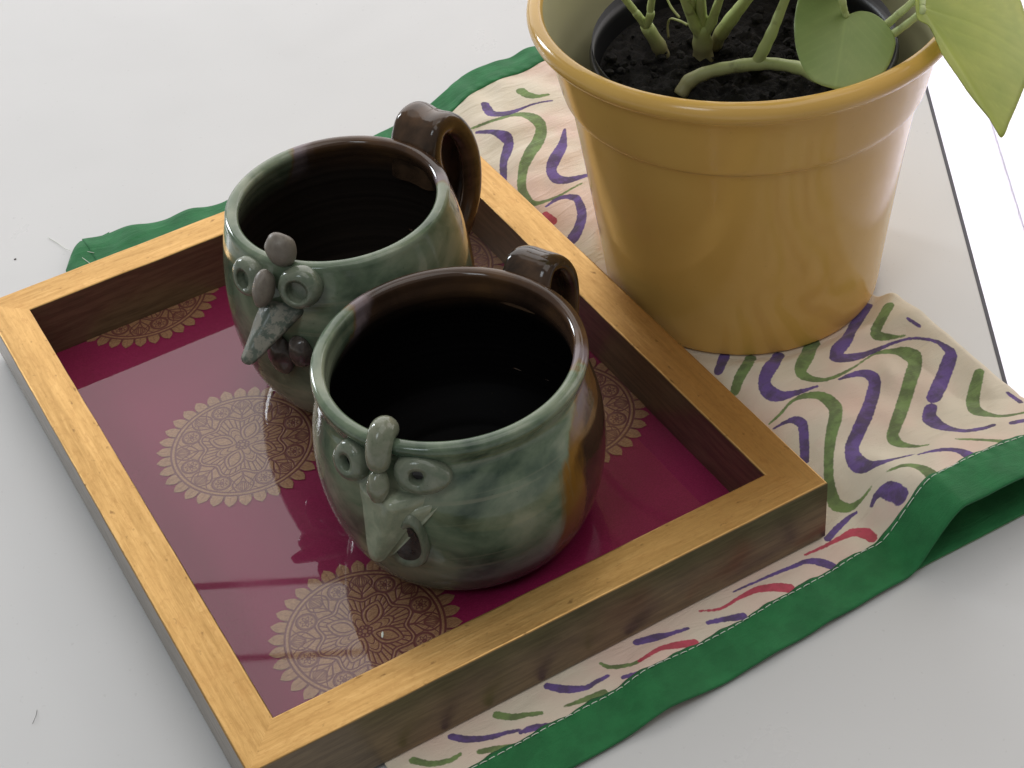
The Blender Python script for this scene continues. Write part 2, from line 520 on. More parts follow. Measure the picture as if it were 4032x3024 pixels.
# ------------------------------------------------------------------ table
TL0, TL1, TW, TH = -0.85, 1.05, 1.15, 0.026
table = thing("table", "white laminate table with a thin dark edge strip under everything", "table", (E0[0] + EN[0] * TW / 2 + ED[0] * 0.1, E0[1] + EN[1] * TW / 2 + ED[1] * 0.1, FZ + 0.005), math.atan2(ED[1], ED[0]))
tz = -FZ - 0.005
Lx = (TL1 - TL0) / 2
bm = bmesh.new()
bmesh.ops.create_cube(bm, size=1, matrix=Matrix.Translation((0, 0, tz - TH / 2)) @ Matrix.Diagonal((2 * Lx, TW, TH, 1)))
bm_obj("table_top", bm, MT['table'], table, smooth=False)
for (cx, cy, sx, sy) in ((0, -TW / 2 - 0.0009, 2 * Lx + 0.0036, 0.0018), (0, TW / 2 + 0.0009, 2 * Lx + 0.0036, 0.0018), (-Lx - 0.0009, 0, 0.0018, TW), (Lx + 0.0009, 0, 0.0018, TW)):
    bm = bmesh.new()
    bmesh.ops.create_cube(bm, size=1, matrix=Matrix.Translation((cx, cy, tz - TH / 2 + 0.0002)) @ Matrix.Diagonal((sx, sy, TH, 1)))
    bm_obj("edge_band", bm, MT['band'], table, smooth=False)
for sx in (-1, 1):
    for sy in (-1, 1):
        bm = bmesh.new()
        bmesh.ops.create_cone(bm, cap_ends=True, segments=24, radius1=0.02, radius2=0.028, depth=tz - TH, matrix=Matrix.Translation((sx * (Lx - 0.08), sy * (TW / 2 - 0.08), (tz - TH) / 2)))
        bm_obj("leg", bm, MT['table'], table)

# ------------------------------------------------------------------ printed cloth
TA, TB, TWD, TTOP = 0.25, 0.3172, 0.0178, 0.0337         # tray outer size, rail width, top height
TZ0 = 0.0027                                              # what stands on the cloth starts here
POT_C, POT_R = np.array([0.3246, 0.1623]), 0.0644

def y_front(x):
    return np.interp(x, [.03, .106, .161, .193, .241, .275, .30, .40], [-.039, -.0388, -.0381, -.0372, -.0355, -.0345, -.035, -.036])
def y_back(x):
    return np.interp(x, [.05, .064, .08, .11, .139, .20, .24, .283, .295, .347, .36, .4], [.3740, .3800, .3768, .3705, .3668, .370, .376, .3846, .390, .3935, .394, .395])
def x_left(y):
    return np.where(y > .355, .049 + np.clip(y - .362, 0, 1) * 0.75, .049)
def x_fold(y):
    return np.interp(y, [-.05, .01, .104, .20, .40], [.3590, .3608, .3630, .3600, .3520])

def z_top(x, y):
    x = np.asarray(x, float); y = np.asarray(y, float)
    dx = np.maximum(np.maximum(-x, x - TA), 0); dy = np.maximum(np.maximum(-y, y - TB), 0)
    dt = np.hypot(dx, dy)
    dp = np.maximum(np.hypot(x - POT_C[0], y - POT_C[1]) - POT_R, 0)
    m = smooth_step(np.minimum(dt / .022, dp / .013))
    u = .85 * x + .53 * y; v = -.53 * x + .85 * y
    wr = (.0009 * (1 + np.sin(u * 190 + 2.2 * np.sin(v * 60) + 1.0)) * (.5 + .5 * np.sin(v * 47 + 1.3))
          + .0004 * (1 + np.sin(v * 160 + 1.7 * np.sin(u * 75)))
          + .0003 * (1 + np.sin(u * 330 + 1.5 * np.sin(v * 130 + .6))) * (.5 + .5 * np.sin(v * 90)))
    wr = wr + .0007 * np.abs(np.sin(u * 95 + 1.3 * np.sin(v * 110) + .4)) ** 3 * (.5 + .5 * np.sin(v * 63 + u * 40)) + .0006 * np.abs(np.sin(v * 140 + 1.1 * np.sin(u * 90))) ** 4
    wr = wr * (1 - .55 * smooth_step((-.006 - y) / .012))
    S = smooth_step((x - .2625) / .028)
    G = .22 + .78 * (1 - smooth_step((y + .022) / .055))
    lift = .0250 * S * G * (1 - .25 * smooth_step((x - .31) / .05))
    wave = .0028 * np.exp(-((x - .150 - .2 * (y + .03)) / .012) ** 2) * smooth_step((.004 - y) / .02)
    fl = .0085 * smooth_step((x - .325) / .035) * smooth_step((.20 - y) / .05)
    droop = -np.clip(((np.stack([x, y], -1) - E0) @ -EN) - .004, 0, 1) ** 2 * 9.0
    return .0022 + m * (wr + np.maximum(lift, fl) + wave) + droop

def to_px(crop_off, s, pts):
    pts = np.array(pts, float)
    pts[:, :2] = pts[:, :2] * s + np.array(crop_off)
    pts[:, 2] *= s
    return pts

R4, R7, TM = ((2400, 1100), .9042), ((1300, 2000), .9946), ((1500, 350), .4822)
STROKES = [
 ('p', R4, [(1120,120,45),(1050,230,50),(988,318,55),(1010,343,45),(1080,335,35),(1130,320,22),(1230,280,10),(1310,258,9),(1390,262,10),(1440,280,16),(1486,318,36),(1480,350,60),(1450,430,62),(1412,515,62)]),
 ('p', R4, [(1398,560,58),(1395,605,60),(1440,640,45),(1530,660,26),(1620,650,20),(1670,635,18)]),
 ('g', R4, [(1215,115,45),(1185,170,45),(1160,222,45),(1170,245,35),(1230,253,14),(1290,245,6)]),
 ('p', R4, [(1300,170,10),(1350,205,12)]),
 ('g', R4, [(885,280,60),(850,350,60),(832,398,50),(855,425,32),(920,438,18),(980,425,14),(1060,385,9),(1120,345,8),(1160,322,14),(1240,314,26),(1305,328,52),(1330,365,62),(1310,440,60),(1280,540,58),(1245,640,55),(1233,688,50),(1262,717,28),(1330,727,14),(1390,720,6)]),
 ('p', R4, [(735,335,48),(690,400,55),(675,450,55),(695,490,50),(740,508,38),(800,497,24),(860,480,14),(905,465,8)]),
 ('p', R4, [(1000,435,8),(1060,415,20),(1115,410,32),(1150,432,48),(1152,480,56),(1120,580,58),(1080,670,58),(1055,740,62),(1078,795,62),(1115,815,45),(1170,800,28),(1250,780,14),(1325,762,8)]),
 ('g', R4, [(695,630,8),(740,590,12),(790,535,12),(850,508,22),(920,508,36),(973,545,54),(985,590,58),(965,680,50),(955,760,44),(955,860,42),(965,930,50),(988,982,50),(1040,995,30),(1080,975,20),(1115,940,12),(1140,905,8)]),
 ('p', R4, [(715,650,8),(760,625,14),(808,612,28),(840,634,40),(848,700,42),(850,790,40)]),
 ('p', R4, [(500,335,45),(475,400,40)]), ('g', R4, [(615,345,45),(570,420,45),(545,490,40)]),
 ('p', R4, [(1345,762,8),(1420,745,16),(1500,742,24),(1560,762,38),(1588,790,50),(1580,830,50)]),
 ('g', R4, [(1210,835,8),(1280,810,20),(1340,815,28),(1390,840,40),(1420,870,45)]),
 ('g', R4, [(1610,405,45),(1590,480,55),(1582,540,58),(1600,575,44),(1660,592,26),(1720,595,20),(1805,580,12),(1880,560,12)]),
 ('p', R4, [(1755,625,24),(1805,615,26),(1880,610,30)]), ('p', R4, [(1735,495,14),(1790,535,18)]),
 ('g', R4, [(1510,695,8),(1600,698,16),(1700,705,22),(1760,722,40),(1790,750,40)]),
 ('p', R4, [(1142,985,18),(1165,945,30),(1205,918,40),(1245,935,50),(1268,970,50)]),
 ('p', R4, [(950,1130,30),(990,1085,28),(1040,1040,18),(1075,1015,10)]),
 ('r', R4, [(850,1200,8),(930,1165,14),(1000,1130,22),(1060,1103,36),(1110,1108,46),(1140,1125,40)]),
 ('p', R4, [(540,1360,8),(700,1290,14),(800,1250,18),(860,1228,22),(920,1232,34),(970,1250,30)]),
 ('r', R4, [(390,1445,8),(480,1435,12),(560,1390,16),(640,1352,30),(720,1340,38),(780,1345,40)]),
 ('p', R4, [(430,1495,18),(500,1480,22),(580,1468,32)]),
 ('p', R4, [(120,1580,30),(200,1560,36),(260,1545,22),(340,1520,14)]),
 ('r', R4, [(150,1645,10),(220,1608,22),(300,1592,30),(370,1585,34)]),
 ('p', R7, [(860,705,26),(930,718,34),(1010,712,22),(1050,690,18),(1100,665,14)]),
 ('p', R7, [(1160,670,16),(1220,655,20),(1280,645,26)]),
 ('g', R7, [(660,820,30),(720,828,28),(780,818,20),(835,812,16)]),
 ('g', R7, [(930,785,10),(1000,762,20),(1080,735,34)]),
 ('p', R7, [(480,905,26),(540,916,30),(620,910,24),(700,890,16),(750,880,12)]),
 ('p', R7, [(755,890,14),(800,872,26),(880,865,32),(930,855,28)]),
 ('g', R7, [(330,1000,30),(400,1013,24),(470,1000,20),(515,975,14)]),
 ('g', R7, [(590,965,18),(650,955,26),(730,950,34)]),
 ('g', R7, [(1070,615,10),(1110,630,18),(1190,620,16),(1225,605,16)]),
 ('r', R7, [(1225,605,16),(1300,560,20),(1380,541,28),(1440,535,30)]),
 ('p', TM, [(850,125,62),(870,165,68),(905,200,52),(1000,203,40),(1100,180,26),(1200,140,14),(1300,110,10),(1400,95,8)]),
 ('g', TM, [(1140,15,50),(1200,50,40),(1280,60,24),(1370,45,14)]),
 ('g', TM, [(740,325,12),(880,270,18),(980,240,24),(1060,215,34),(1180,212,50),(1268,252,78),(1308,320,90),(1290,410,88),(1220,520,84),(1172,620,80),(1155,700,75),(1150,800,75),(1180,880,60),(1240,935,34),(1330,920,22),(1440,880,18),(1530,830,14),(1640,770,10)]),
 ('p', TM, [(780,356,14),(820,352,20),(920,352,30),(1000,382,58),(1042,430,78),(1030,510,80),(1002,600,65),(1000,700,60),(1000,760,60)]),
 ('p', TM, [(1500,330,24),(1480,460,70),(1420,570,85),(1392,660,85),(1430,728,70),(1500,745,55),(1570,735,45),(1700,700,24)]),
 ('p', TM, [(1350,960,14),(1420,910,24),(1500,882,28),(1585,888,45),(1618,930,60),(1640,1020,80),(1620,1120,85),(1560,1230,90)]),
 ('r', TM, [(1340,1020,40),(1400,1080,60)]),
]

def world_strokes():
    out = []
    for colr, (off, s), pts in STROKES:
        q = to_px(off, s, pts)
        if len(q) > 2:
            q = catmull(q, 8)
        else:
            q = np.array([q[0] + (q[1] - q[0]) * t for t in np.linspace(0, 1, 8)])
        T = np.gradient(q[:, :2], axis=0); T /= np.linalg.norm(T, axis=1)[:, None] + 1e-9
        Nn = np.stack([-T[:, 1], T[:, 0]], 1)
        W = on_z(q[:, :2], .004)
        for _ in range(6):                                   # settle on the waves of the cloth
            zz = z_top(W[:, 0], W[:, 1])
            d = rays(q[:, :2]); W = CL + d * ((zz - CL[2]) / d[:, 2])[:, None]
        zz = float(np.mean(W[:, 2]))
        a = on_z(q[:, :2] + Nn * q[:, 2:3] / 2, zz); b = on_z(q[:, :2] - Nn * q[:, 2:3] / 2, zz)
        hw = np.linalg.norm(a - b, axis=1) / 2
        out.append((colr, W[:, :2], hw))
    # the print runs on behind the pot
    for k, (x0, colr) in enumerate(((.338, 'p'), (.350, 'g'))):
        for y0 in (.30, .362):
            t = np.linspace(0, 1, 40)
            yy = y0 - .012 - .05 * t
            xx = x0 + .012 * np.sin(t * 2 * np.pi + .3 * k) * np.sin(np.pi * t) ** .3
            out.append((colr, np.stack([xx + .004, yy], 1), .0021 * np.sin(np.pi * t) ** .7 + .0003))
    return out

def build_cloth():
    root = thing("table_cloth", "cream cotton cloth printed with purple and green waves, bordered in bright green", "cloth", (0.2, 0.17, 0.0))
    off = np.array([0.2, 0.17, 0.0])
    N1, NR, NA, NL = 440, 600, 9, 40
    s = np.linspace(0, 1, N1)
    t = np.linspace(0, 1, NR)
    Tn, Sn = np.meshgrid(t, s)                                # [col,row]
    yn = -.037 + Tn * .428
    X = x_left(yn) + Sn * (x_fold(yn) - x_left(yn))
    Y = y_front(X) + .0012 + Tn * (y_back(X) - y_front(X) - .0024)
    Z = z_top(X, Y)
    top = np.stack([X, Y, Z], -1)
    xe, ye, ze = X[-1], Y[-1], Z[-1]
    zl = np.minimum(.0007, ze - .0012)
    arcs = []
    for k in range(1, NA + 1):
        a = math.pi * k / NA
        r = (ze - zl) / 2
        arcs.append(np.stack([xe + np.minimum(r, .004) * math.sin(a), ye, zl + r * (1 + math.cos(a))], -1))
    low = []
    for k in range(1, NL + 1):
        x2 = xe - .105 * k / NL
        low.append(np.stack([x2, np.minimum(ye + (y_front(x2) - y_front(xe)) * (1 - t), y_back(x2) - .004), np.maximum(zl, np.where(x2 < .33, .0007, zl))], -1))
    V = np.concatenate([top, np.array(arcs), np.array(low)], 0)
    nC = V.shape[0]
    Vf = V.reshape(-1, 3) - off
    o = mesh_obj("printed_fabric", Vf, grid_faces(nC, NR)[::-1], MT['cloth'], root)
    # signed distance to the printed strokes, in mm
    P2 = top[..., :2].reshape(-1, 2)
    SD = {k: np.full(len(P2), 5.0, dtype=np.float32) for k in 'pgr'}
    for colr, C2, hw in world_strokes():
        lo = C2.min(0) - .006; hi = C2.max(0) + .006
        idx = np.where((P2[:, 0] > lo[0]) & (P2[:, 0] < hi[0]) & (P2[:, 1] > lo[1]) & (P2[:, 1] < hi[1]))[0]
        if len(idx) == 0:
            continue
        q = P2[idx]
        best = np.full(len(idx), 9.0)
        for a0, a1, h0, h1 in zip(C2[:-1], C2[1:], hw[:-1], hw[1:]):
            ab = a1 - a0
            tt = np.clip(((q - a0) @ ab) / (ab @ ab + 1e-12), 0, 1)
            dd = np.linalg.norm(q - (a0 + tt[:, None] * ab), axis=1) - (h0 + (h1 - h0) * tt)
            best = np.minimum(best, dd * 1000)
        SD[colr][idx] = np.minimum(SD[colr][idx], best)
    pad = (nC - N1) * NR
    for nm, k in (("print_purple", 'p'), ("print_green", 'g'), ("print_red", 'r')):
        a = SD[k].reshape(N1, NR)
        tail = np.concatenate([np.repeat(a[-1][None], NA, 0), np.full((NL, NR), 5.0)], 0)
        add_float(o.data, nm, np.concatenate([a, tail], 0).ravel())
    # green border strips
    HW = .0205
    def strip(name, xs, edge, sgn, zf, width=HW, off_z=.0008, nd=14):
        d = np.concatenate([[-.0008, -.0006], np.linspace(0, width, nd)])
        lift_ = np.concatenate([[-.0012, -.0004], np.zeros(nd)])
        lift_[-1] = -.0006
        G = []
        for xx in xs:
            e = float(edge(xx))
            yy = e + sgn * (d + .0005 * math.sin(xx * 310) * (d > .015))
            zz = zf(np.full_like(yy, xx), np.maximum(yy, e) if sgn > 0 else np.minimum(yy, e)) + off_z + lift_ + .0003 * math.sin(xx * 2 * math.pi / .0074) * np.exp(-((d - width + .0017) / .0028) ** 2)
            G.append(np.stack([np.full_like(yy, xx), yy, zz], -1))
        G = np.array(G)
        fc = grid_faces(len(xs), G.shape[1])
        h = mesh_obj(name, G.reshape(-1, 3) - off, fc, MT['hem'], root)
        md = h.modifiers.new("thick", 'SOLIDIFY'); md.thickness = .0006; md.offset = -1 if sgn > 0 else 1
        return h
    xr = float(x_fold(-.035)) - .001
    strip("hem", np.linspace(.049, xr, 480), y_front, 1, z_top)
    strip("hem", np.linspace(.0640, .160, 90), y_back, -1, z_top, .032)
    strip("hem", np.linspace(.160, .352, 180), y_back, -1, z_top, .0185)
    strip("hem", np.linspace(xr - .095, xr - .004, 60), lambda x: y_front(x) + .002, 1, lambda x, y: np.full_like(x, .0008) + np.minimum(0, z_top(x, y) - .012) * 0)
    # the short hem at the cloth's left end
    ys = np.linspace(.30, .3782, 60)
    G = np.array([[(float(x_left(y)) + dd - .0008, y, float(z_top(x_left(y) + dd, y)) + .0006 + (-.0012 if dd == 0 else 0)) for dd in np.linspace(0, .018, 10)] for y in ys])
    lh = mesh_obj("hem", G.reshape(-1, 3) - off, grid_faces(len(ys), 10)[::-1], MT['hem'], root)
    # white running stitches along the inner edge of the front hem
    VS, FS = [], []
    x = .052
    while x < xr - .004:
        y = float(y_front(x)) + HW - .0017 + .0003 * math.sin(x * 130)
        y2 = float(y_front(x + .0031)) + HW - .0017 + .0003 * math.sin((x + .003) * 130)
        pth = [(xx, yy, float(z_top(xx, yy)) + .00095 + dz) for xx, yy, dz in ((x, y, -.0003), (x + .0006, y + (y2 - y) * .3, .0001), (x + .0023, y + (y2 - y) * .7, .0001), (x + .0031, y2, -.0003))]
        v, f = tube(pth, .00017, 5)
        b = sum(len(k) for k in VS)
        VS.append(v); FS += [tuple(q + b for q in ff) for ff in f]
        x += .0037
    mesh_obj("stitching", np.concatenate(VS) - off, FS, MT['thread'], root)
    # loose white thread at the far left corner
    pts = catmull([(.0505, .3985, .0004), (.0530, .3905, .0006), (.0546, .3830, .0010), (.0560, .3765, .0030), (.0570, .3700, .0052), (.0590, .3620, .0052), (.0605, .3560, .0050)], 6)
    v, f = tube(pts, .00017, 6)
    mesh_obj("loose_thread", v - off, f, MT['thread'], root)
    pts = catmull([(.0475, .3600, .0006), (.0520, .3655, .0040), (.0560, .3690, .0055), (.0605, .3690, .0054), (.0650, .3640, .0052)], 6)
    v, f = tube(pts, .00015, 6)
    mesh_obj("loose_thread", v - off, f, MT['thread'], root)
    return root

build_cloth()

# ------------------------------------------------------------------ tray
def rail_mesh(L, wdt, z0, z1):
    bm = bmesh.new()
    n = 40
    secs = []
    for i in range(n + 1):
        u = i / n
        xo = -L / 2 + L * u
        xi = -(L / 2 - wdt) + (L - 2 * wdt) * u
        secs.append([bm.verts.new((xo, 0, z0)), bm.verts.new((xi, wdt, z0)), bm.verts.new((xi, wdt, z1)), bm.verts.new((xo, 0, z1))])
    for i in range(n):
        for k in range(4):
            bm.faces.new((secs[i][k], secs[i + 1][k], secs[i + 1][(k + 1) % 4], secs[i][(k + 1) % 4]))
    bmesh.ops.recalc_face_normals(bm, faces=bm.faces[:])
    ed = [e for e in bm.edges if abs(abs((e.verts[1].co - e.verts[0].co).normalized().x) - 1) < 0.02 and e.calc_face_angle(0) > 1.0]
    bmesh.ops.bevel(bm, geom=ed, offset=.0009, segments=3, profile=.6, affect='EDGES')
    for v in bm.verts:                                        # hand-finished edges are never dead straight
        fd = min(1.0, max(0.0, (L / 2 - wdt - abs(v.co.x)) / .02))
        nz = fd * noise.noise(Vector((v.co.x * 55, v.co.y * 40, v.co.z * 40)))
        v.co.z += .00018 * nz if v.co.z > z0 + .004 else 0
        v.co.y += fd * .00015 * noise.noise(Vector((v.co.x * 70 + 9, 3, v.co.z * 50)))
    return bm

def ink_pattern(u, v):
    """line drawing of the woven medallion on the unit disc: 1 = dark line"""
    r = np.hypot(u, v); th = np.arctan2(v, u)
    ink = np.zeros_like(r)
    def ln(d, wd, mask=None, k=1.0):
        nonlocal ink
        a = k * np.clip(1.45 - np.abs(d) / (wd * 1.4), 0, 1)
        ink = np.maximum(ink, a if mask is None else np.where(mask, a, 0))
    NS = 34
    ph = (th * NS / (2 * np.pi)) % 1 - .5
    # outer leaves: a line between each and a vein in each
    out = r > .83
    ln((np.abs(ph) - .5) * 2 * np.pi * r / NS, .011, out)
    ln(ph * 2 * np.pi * r / NS, .006, out & (r < .95), .45)
    ln(r - .825, .009); ln(r - .775, .009)
    # ogee frame of eight lobes
    fr = .495 + .050 * np.cos(8 * th)
    ln(r - fr, .010); ln(r - fr + .042, .008)
    k8 = ((th + np.pi / 8) * 8 / (2 * np.pi)) % 1 - .5          # 0 on a rosette, +-.5 between
    arc = 2 * np.pi * r / 8
    s = np.clip((r - .50) / .275, 0, 1)
    band = (r > fr) & (r < .775)
    for sg in (-1, 1):
        ln((k8 - sg * (.50 - .10 * s - .18 * np.sin(np.pi * s))) * arc, .009, band)
        ln((k8 - sg * (.50 - .30 * s ** 1.6)) * arc, .007, band, .8)
        ln((k8 - sg * (.47 - .42 * (1 - s) ** 1.5)) * arc, .007, band & (r < .66), .8)
    # sprays of small leaves between the rosettes
    kk = np.abs(np.abs(k8) - .5) * arc
    for q in range(4):
        ln(kk - (.016 + .022 * q) * np.sin(np.clip((r - .60) / .17, 0, 1) * np.pi) ** .8, .006, band & (r > .60), .7)
    for q in range(8):
        a = q * np.pi / 4
        cu, cv = .640 * np.cos(a), .640 * np.sin(a)
        rr = np.hypot(u - cu, v - cv); aa = np.arctan2(v - cv, u - cu)
        ink = np.where(rr < .112, 0, ink)
        ln(rr - .106, .009); ln(rr - .088, .006, None, .6)
        ln(rr - .052 - .015 * np.cos(7 * aa), .007)
        ln(rr - .016, .009)
    # inside the frame: a fan of petals behind four pointed leaves
    ins = r < fr - .045
    pet = .285 + .045 * np.cos(8 * th)
    ln((((th * 48 / (2 * np.pi)) % 1) - .5) * 2 * np.pi * r / 48, .0062, ins & (r > pet))
    ln(r - pet, .008, ins); ln(r - pet + .05, .007, ins, .9)
    ln(r - .16 - .03 * np.cos(8 * th), .007, ins, .8)
    for q in range(4):
        a = q * np.pi / 2 + np.pi / 4
        al = u * np.cos(a) + v * np.sin(a); ac = -u * np.sin(a) + v * np.cos(a)
        hw = .112 * np.sin(np.pi * np.clip((al - .07) / .35, 0, 1)) ** .85
        ink = np.where((al > .07) & (al < .42) & (np.abs(ac) < hw), 0, ink)
        ln(np.abs(ac) - hw, .009, (al > .06) & (al < .43))
        hw2 = .066 * np.sin(np.pi * np.clip((al - .12) / .25, 0, 1)) ** .9
        ln(np.abs(ac) - hw2, .008, (al > .12) & (al < .37))
    for q in range(8):
        a = q * np.pi / 4
        ln(np.hypot(u - .055 * np.cos(a), v - .055 * np.sin(a)) - .024, .007)
    return np.clip(ink, 0, 1)

def build_tray():
    root = thing("serving_tray", "rectangular gold-leaf wooden tray with magenta silk under glass", "tray", (TA / 2, TB / 2, TZ0))
    H = TTOP - TZ0
    for (L, lx, ly, rz) in ((TA, 0, -TB / 2, 0), (TB, TA / 2, 0, math.pi / 2), (TA, 0, TB / 2, math.pi), (TB, -TA / 2, 0, -math.pi / 2)):
        o = bm_obj("rail", rail_mesh(L, TWD, 0, H), MT['gold'], root)
        o.location = (lx, ly, 0); o.rotation_euler = (0, 0, rz)
        md = o.modifiers.new("wn", 'WEIGHTED_NORMAL'); md.keep_sharp = True
    ix, iy = TA / 2 - TWD + .002, TB / 2 - TWD + .002
    def slab(name, z0, z1, mat, par, inset=0.0):
        bm = bmesh.new()
        bmesh.ops.create_cube(bm, size=1, matrix=Matrix.Translation((0, 0, (z0 + z1) / 2)) @ Matrix.Diagonal((2 * (ix - inset), 2 * (iy - inset), z1 - z0, 1)))
        return bm_obj(name, bm, mat, par, smooth=False)
    slab("base_board", .0002, .0010, MT['board'], root, .0003)
    silk = slab("silk_panel", .0011, .0014, MT['silk'], root, .0006)
    slab("glass_pane", .0022, .0032, MT['glass'], root, .0009)
    # woven medallions, one mesh shared by all, each trimmed to the panel
    R = .0387
    n = 360
    g = np.linspace(-1.04, 1.04, n)
    U, Vv = np.meshgrid(g, g, indexing='ij')
    r = np.hypot(U, Vv); th = np.arctan2(Vv, U)
    ph = np.abs(((th * 34 / (2 * np.pi)) % 1) - .5) * 2
    outline = .865 + .125 * np.clip(1 - ph ** 1.7, 0, 1) ** .62 + .014 * np.clip(1 - 4 * ph, 0, 1)
    ink = ink_pattern(U, Vv)
    keep = r < outline
    F = np.array(grid_faces(n, n))
    for k, (cx, cy) in enumerate(((.0725, .1875), (.0705, .0595), (.0725, .3155), (.2000, .1235), (.2000, .2515), (.2000, -.0045))):
        X, Y = cx + U * R, cy + Vv * R
        ok = (keep & (X > TWD - .001) & (X < TA - TWD + .001) & (Y > TWD - .001) & (Y < TB - TWD + .001)).ravel()
        f = F[ok[F].all(1)]
        used = np.unique(f)
        if len(used) < 50:
            continue
        mp = np.full(n * n, -1); mp[used] = np.arange(len(used))
        P = np.stack([X.ravel() - TA / 2, Y.ravel() - TB / 2, np.full(n * n, .0017)], -1)[used]
        o = mesh_obj("medallion", P, mp[f], MT['medal'], silk)
        add_float(o.data, "ink", ink.ravel()[used])
    return root

build_tray()

# ------------------------------------------------------------------ hen mugs
def lathe(profile, n, wob=0.0, seed=0):
    P = np.asarray(profile, float)
    th = np.linspace(0, 2 * np.pi, n, endpoint=False)
    V = np.zeros((n, len(P), 3))
    for i, a in enumerate(th):
        rr = P[:, 0] * (1 + wob * (math.sin(2 * a + seed) + .5 * math.sin(3 * a + 2 * seed)))
        V[i] = np.stack([rr * math.cos(a), rr * math.sin(a), P[:, 1]], -1)
    return V, grid_faces(n, len(P), wrap=True)

def blob(name, centre, axes, radii, mat, parent, power=1.0, lump=0.06, seed=0, seg=28):
    """handmade pellet of clay: an ellipsoid pressed out of round. axes = 3 unit vectors"""
    bm = bmesh.new()
    bmesh.ops.create_uvsphere(bm, u_segments=seg, v_segments=seg // 2, radius=1)
    A = Matrix([axes[0], axes[1], axes[2]]).transposed()
    for v in bm.verts:
        c = v.co.copy()
        c = Vector([math.copysign(abs(q) ** power, q) for q in c])
        k = 1 + lump * noise.noise(c * 1.4 + Vector((seed * 3.1, seed, 0))) * 2
        v.co = Vector(centre) + A @ Vector((c.x * radii[0] * k, c.y * radii[1] * k, c.z * radii[2] * k))
    return bm_obj(name, bm, mat, parent)

def cyl_frame(prof, ang_deg, z):
    """point and axes (tangent, up-along-wall, outward normal) on the outside wall"""
    a = math.radians(ang_deg)
    r = float(np.interp(z, prof[:, 1], prof[:, 0]))
    dr = float(np.interp(z + .003, prof[:, 1], prof[:, 0]) - np.interp(z - .003, prof[:, 1], prof[:, 0])) / .006
    out = Vector((math.cos(a), math.sin(a), 0))
    tan = Vector((-math.sin(a), math.cos(a), 0))
    up = (out * dr + Vector((0, 0, 1))).normalized()
    nrm = tan.cross(up).normalized()
    return Vector((r * math.cos(a), r * math.sin(a), z)), tan, up, nrm

def eye(prof, ang, z, rx, ry, hole, hole_off, thick, tilt, taper, parent, mat, mat_p, seed, out=0.0):
    """flattened clay disc with a poked hole"""
    P, tan, up, nrm = cyl_frame(prof, ang, z)
    c, s = math.cos(tilt), math.sin(tilt)
    ax = tan * c + up * s; ay = up * c - tan * s
    nA = 40
    rings = [(1.0, -.55), (1.04, .1), (.98, .55), (.86, .85), (.68, 1.0), (.50, .98)]
    V, n_r = [], len(rings) + 3
    for i in range(nA):
        a = 2 * math.pi * i / nA
        ca, sa = math.cos(a), math.sin(a)
        lum = 1 + .05 * noise.noise(Vector((ca * 1.2 + seed, sa * 1.2, seed)))
        tp = 1 + taper * ca
        ex, ey = rx * lum * ca, ry * lum * tp * sa
        hx, hy = hole * ca + hole_off[0], hole * 1.1 * sa + hole_off[1]
        for q, h in rings:
            k = (1 - q) / .5 * .62 if q < 1 else 0
            x = ex * q if q >= .86 else ex * q + (hx - ex * .5) * min(1, max(0, (.86 - q) / .36)) * .55
            y = ey * q if q >= .86 else ey * q + (hy - ey * .5) * min(1, max(0, (.86 - q) / .36)) * .55
            V.append(P + ax * x + ay * y + nrm * (h * thick + out))
        for q, h in ((1.25, .90), (1.0, .62), (.92, .05)):
            V.append(P + ax * (hole_off[0] + (hx - hole_off[0]) * q) + ay * (hole_off[1] + (hy - hole_off[1]) * q) + nrm * (h * thick + out))
    o = mesh_obj("eye", V, grid_faces(nA, n_r, wrap=True), mat, parent)
    V2 = [P + ax * hole_off[0] + ay * hole_off[1] + nrm * (.12 * thick + out)]
    for i in range(24):
        a = 2 * math.pi * i / 24
        V2.append(P + ax * (hole_off[0] + hole * 1.02 * math.cos(a)) + ay * (hole_off[1] + hole * 1.1 * math.sin(a)) + nrm * (.22 * thick + out))
    mesh_obj("pupil", V2, [(0, 1 + i, 1 + (i + 1) % 24) for i in range(24)], mat_p, o)
    return o

def beak(base_l, base_r, base_top, base_bot, tip, tip_r, mat, parent, ridge=.35, n=22, droop=0.0):
    """pinched wedge of clay: elliptical section at the wall, ridge on top, blunt tip"""
    L_, R_, T_, B_ = map(Vector, (base_l, base_r, base_top, base_bot))
    tip = Vector(tip)
    C = (L_ + R_) / 2
    hx = (R_ - L_) / 2
    hyT = T_ - C; hyB = B_ - C
    m = 28
    V = []
    for i in range(n + 1):
        t = i / n
        cc = C.lerp(tip, t) + Vector((0, 0, droop * math.sin(math.pi * t)))
        sc = (1 - t) ** .92 * (1 - tip_r) + tip_r
        if t > .9:
            sc *= math.sqrt(max(0.0, 1 - ((t - .9) / .1) ** 2)) * .999 + .001
        for j in range(m):
            a = 2 * math.pi * j / m
            ca, sa = math.cos(a), math.sin(a)
            px = math.copysign(abs(ca) ** .9, ca)
            grow = min(1.0, math.sqrt(t / .16 + .02))
            if sa > 0:
                v = hx * px * sc + hyT * (1 - abs(ca) ** (1.5 - ridge)) * sc * grow
            else:
                v = hx * px * sc + hyB * (abs(sa) ** .8) * sc
            lump = 1 + .05 * noise.noise((cc + v) * 160)
            V.append(cc + v * lump)
    return mesh_obj("beak", V, [tuple(reversed(f)) for f in grid_faces(n + 1, m)] + [tuple((i * m + m - 1, i * m, (i + 1) * m, (i + 1) * m + m - 1)) for i in range(n)], mat, parent)

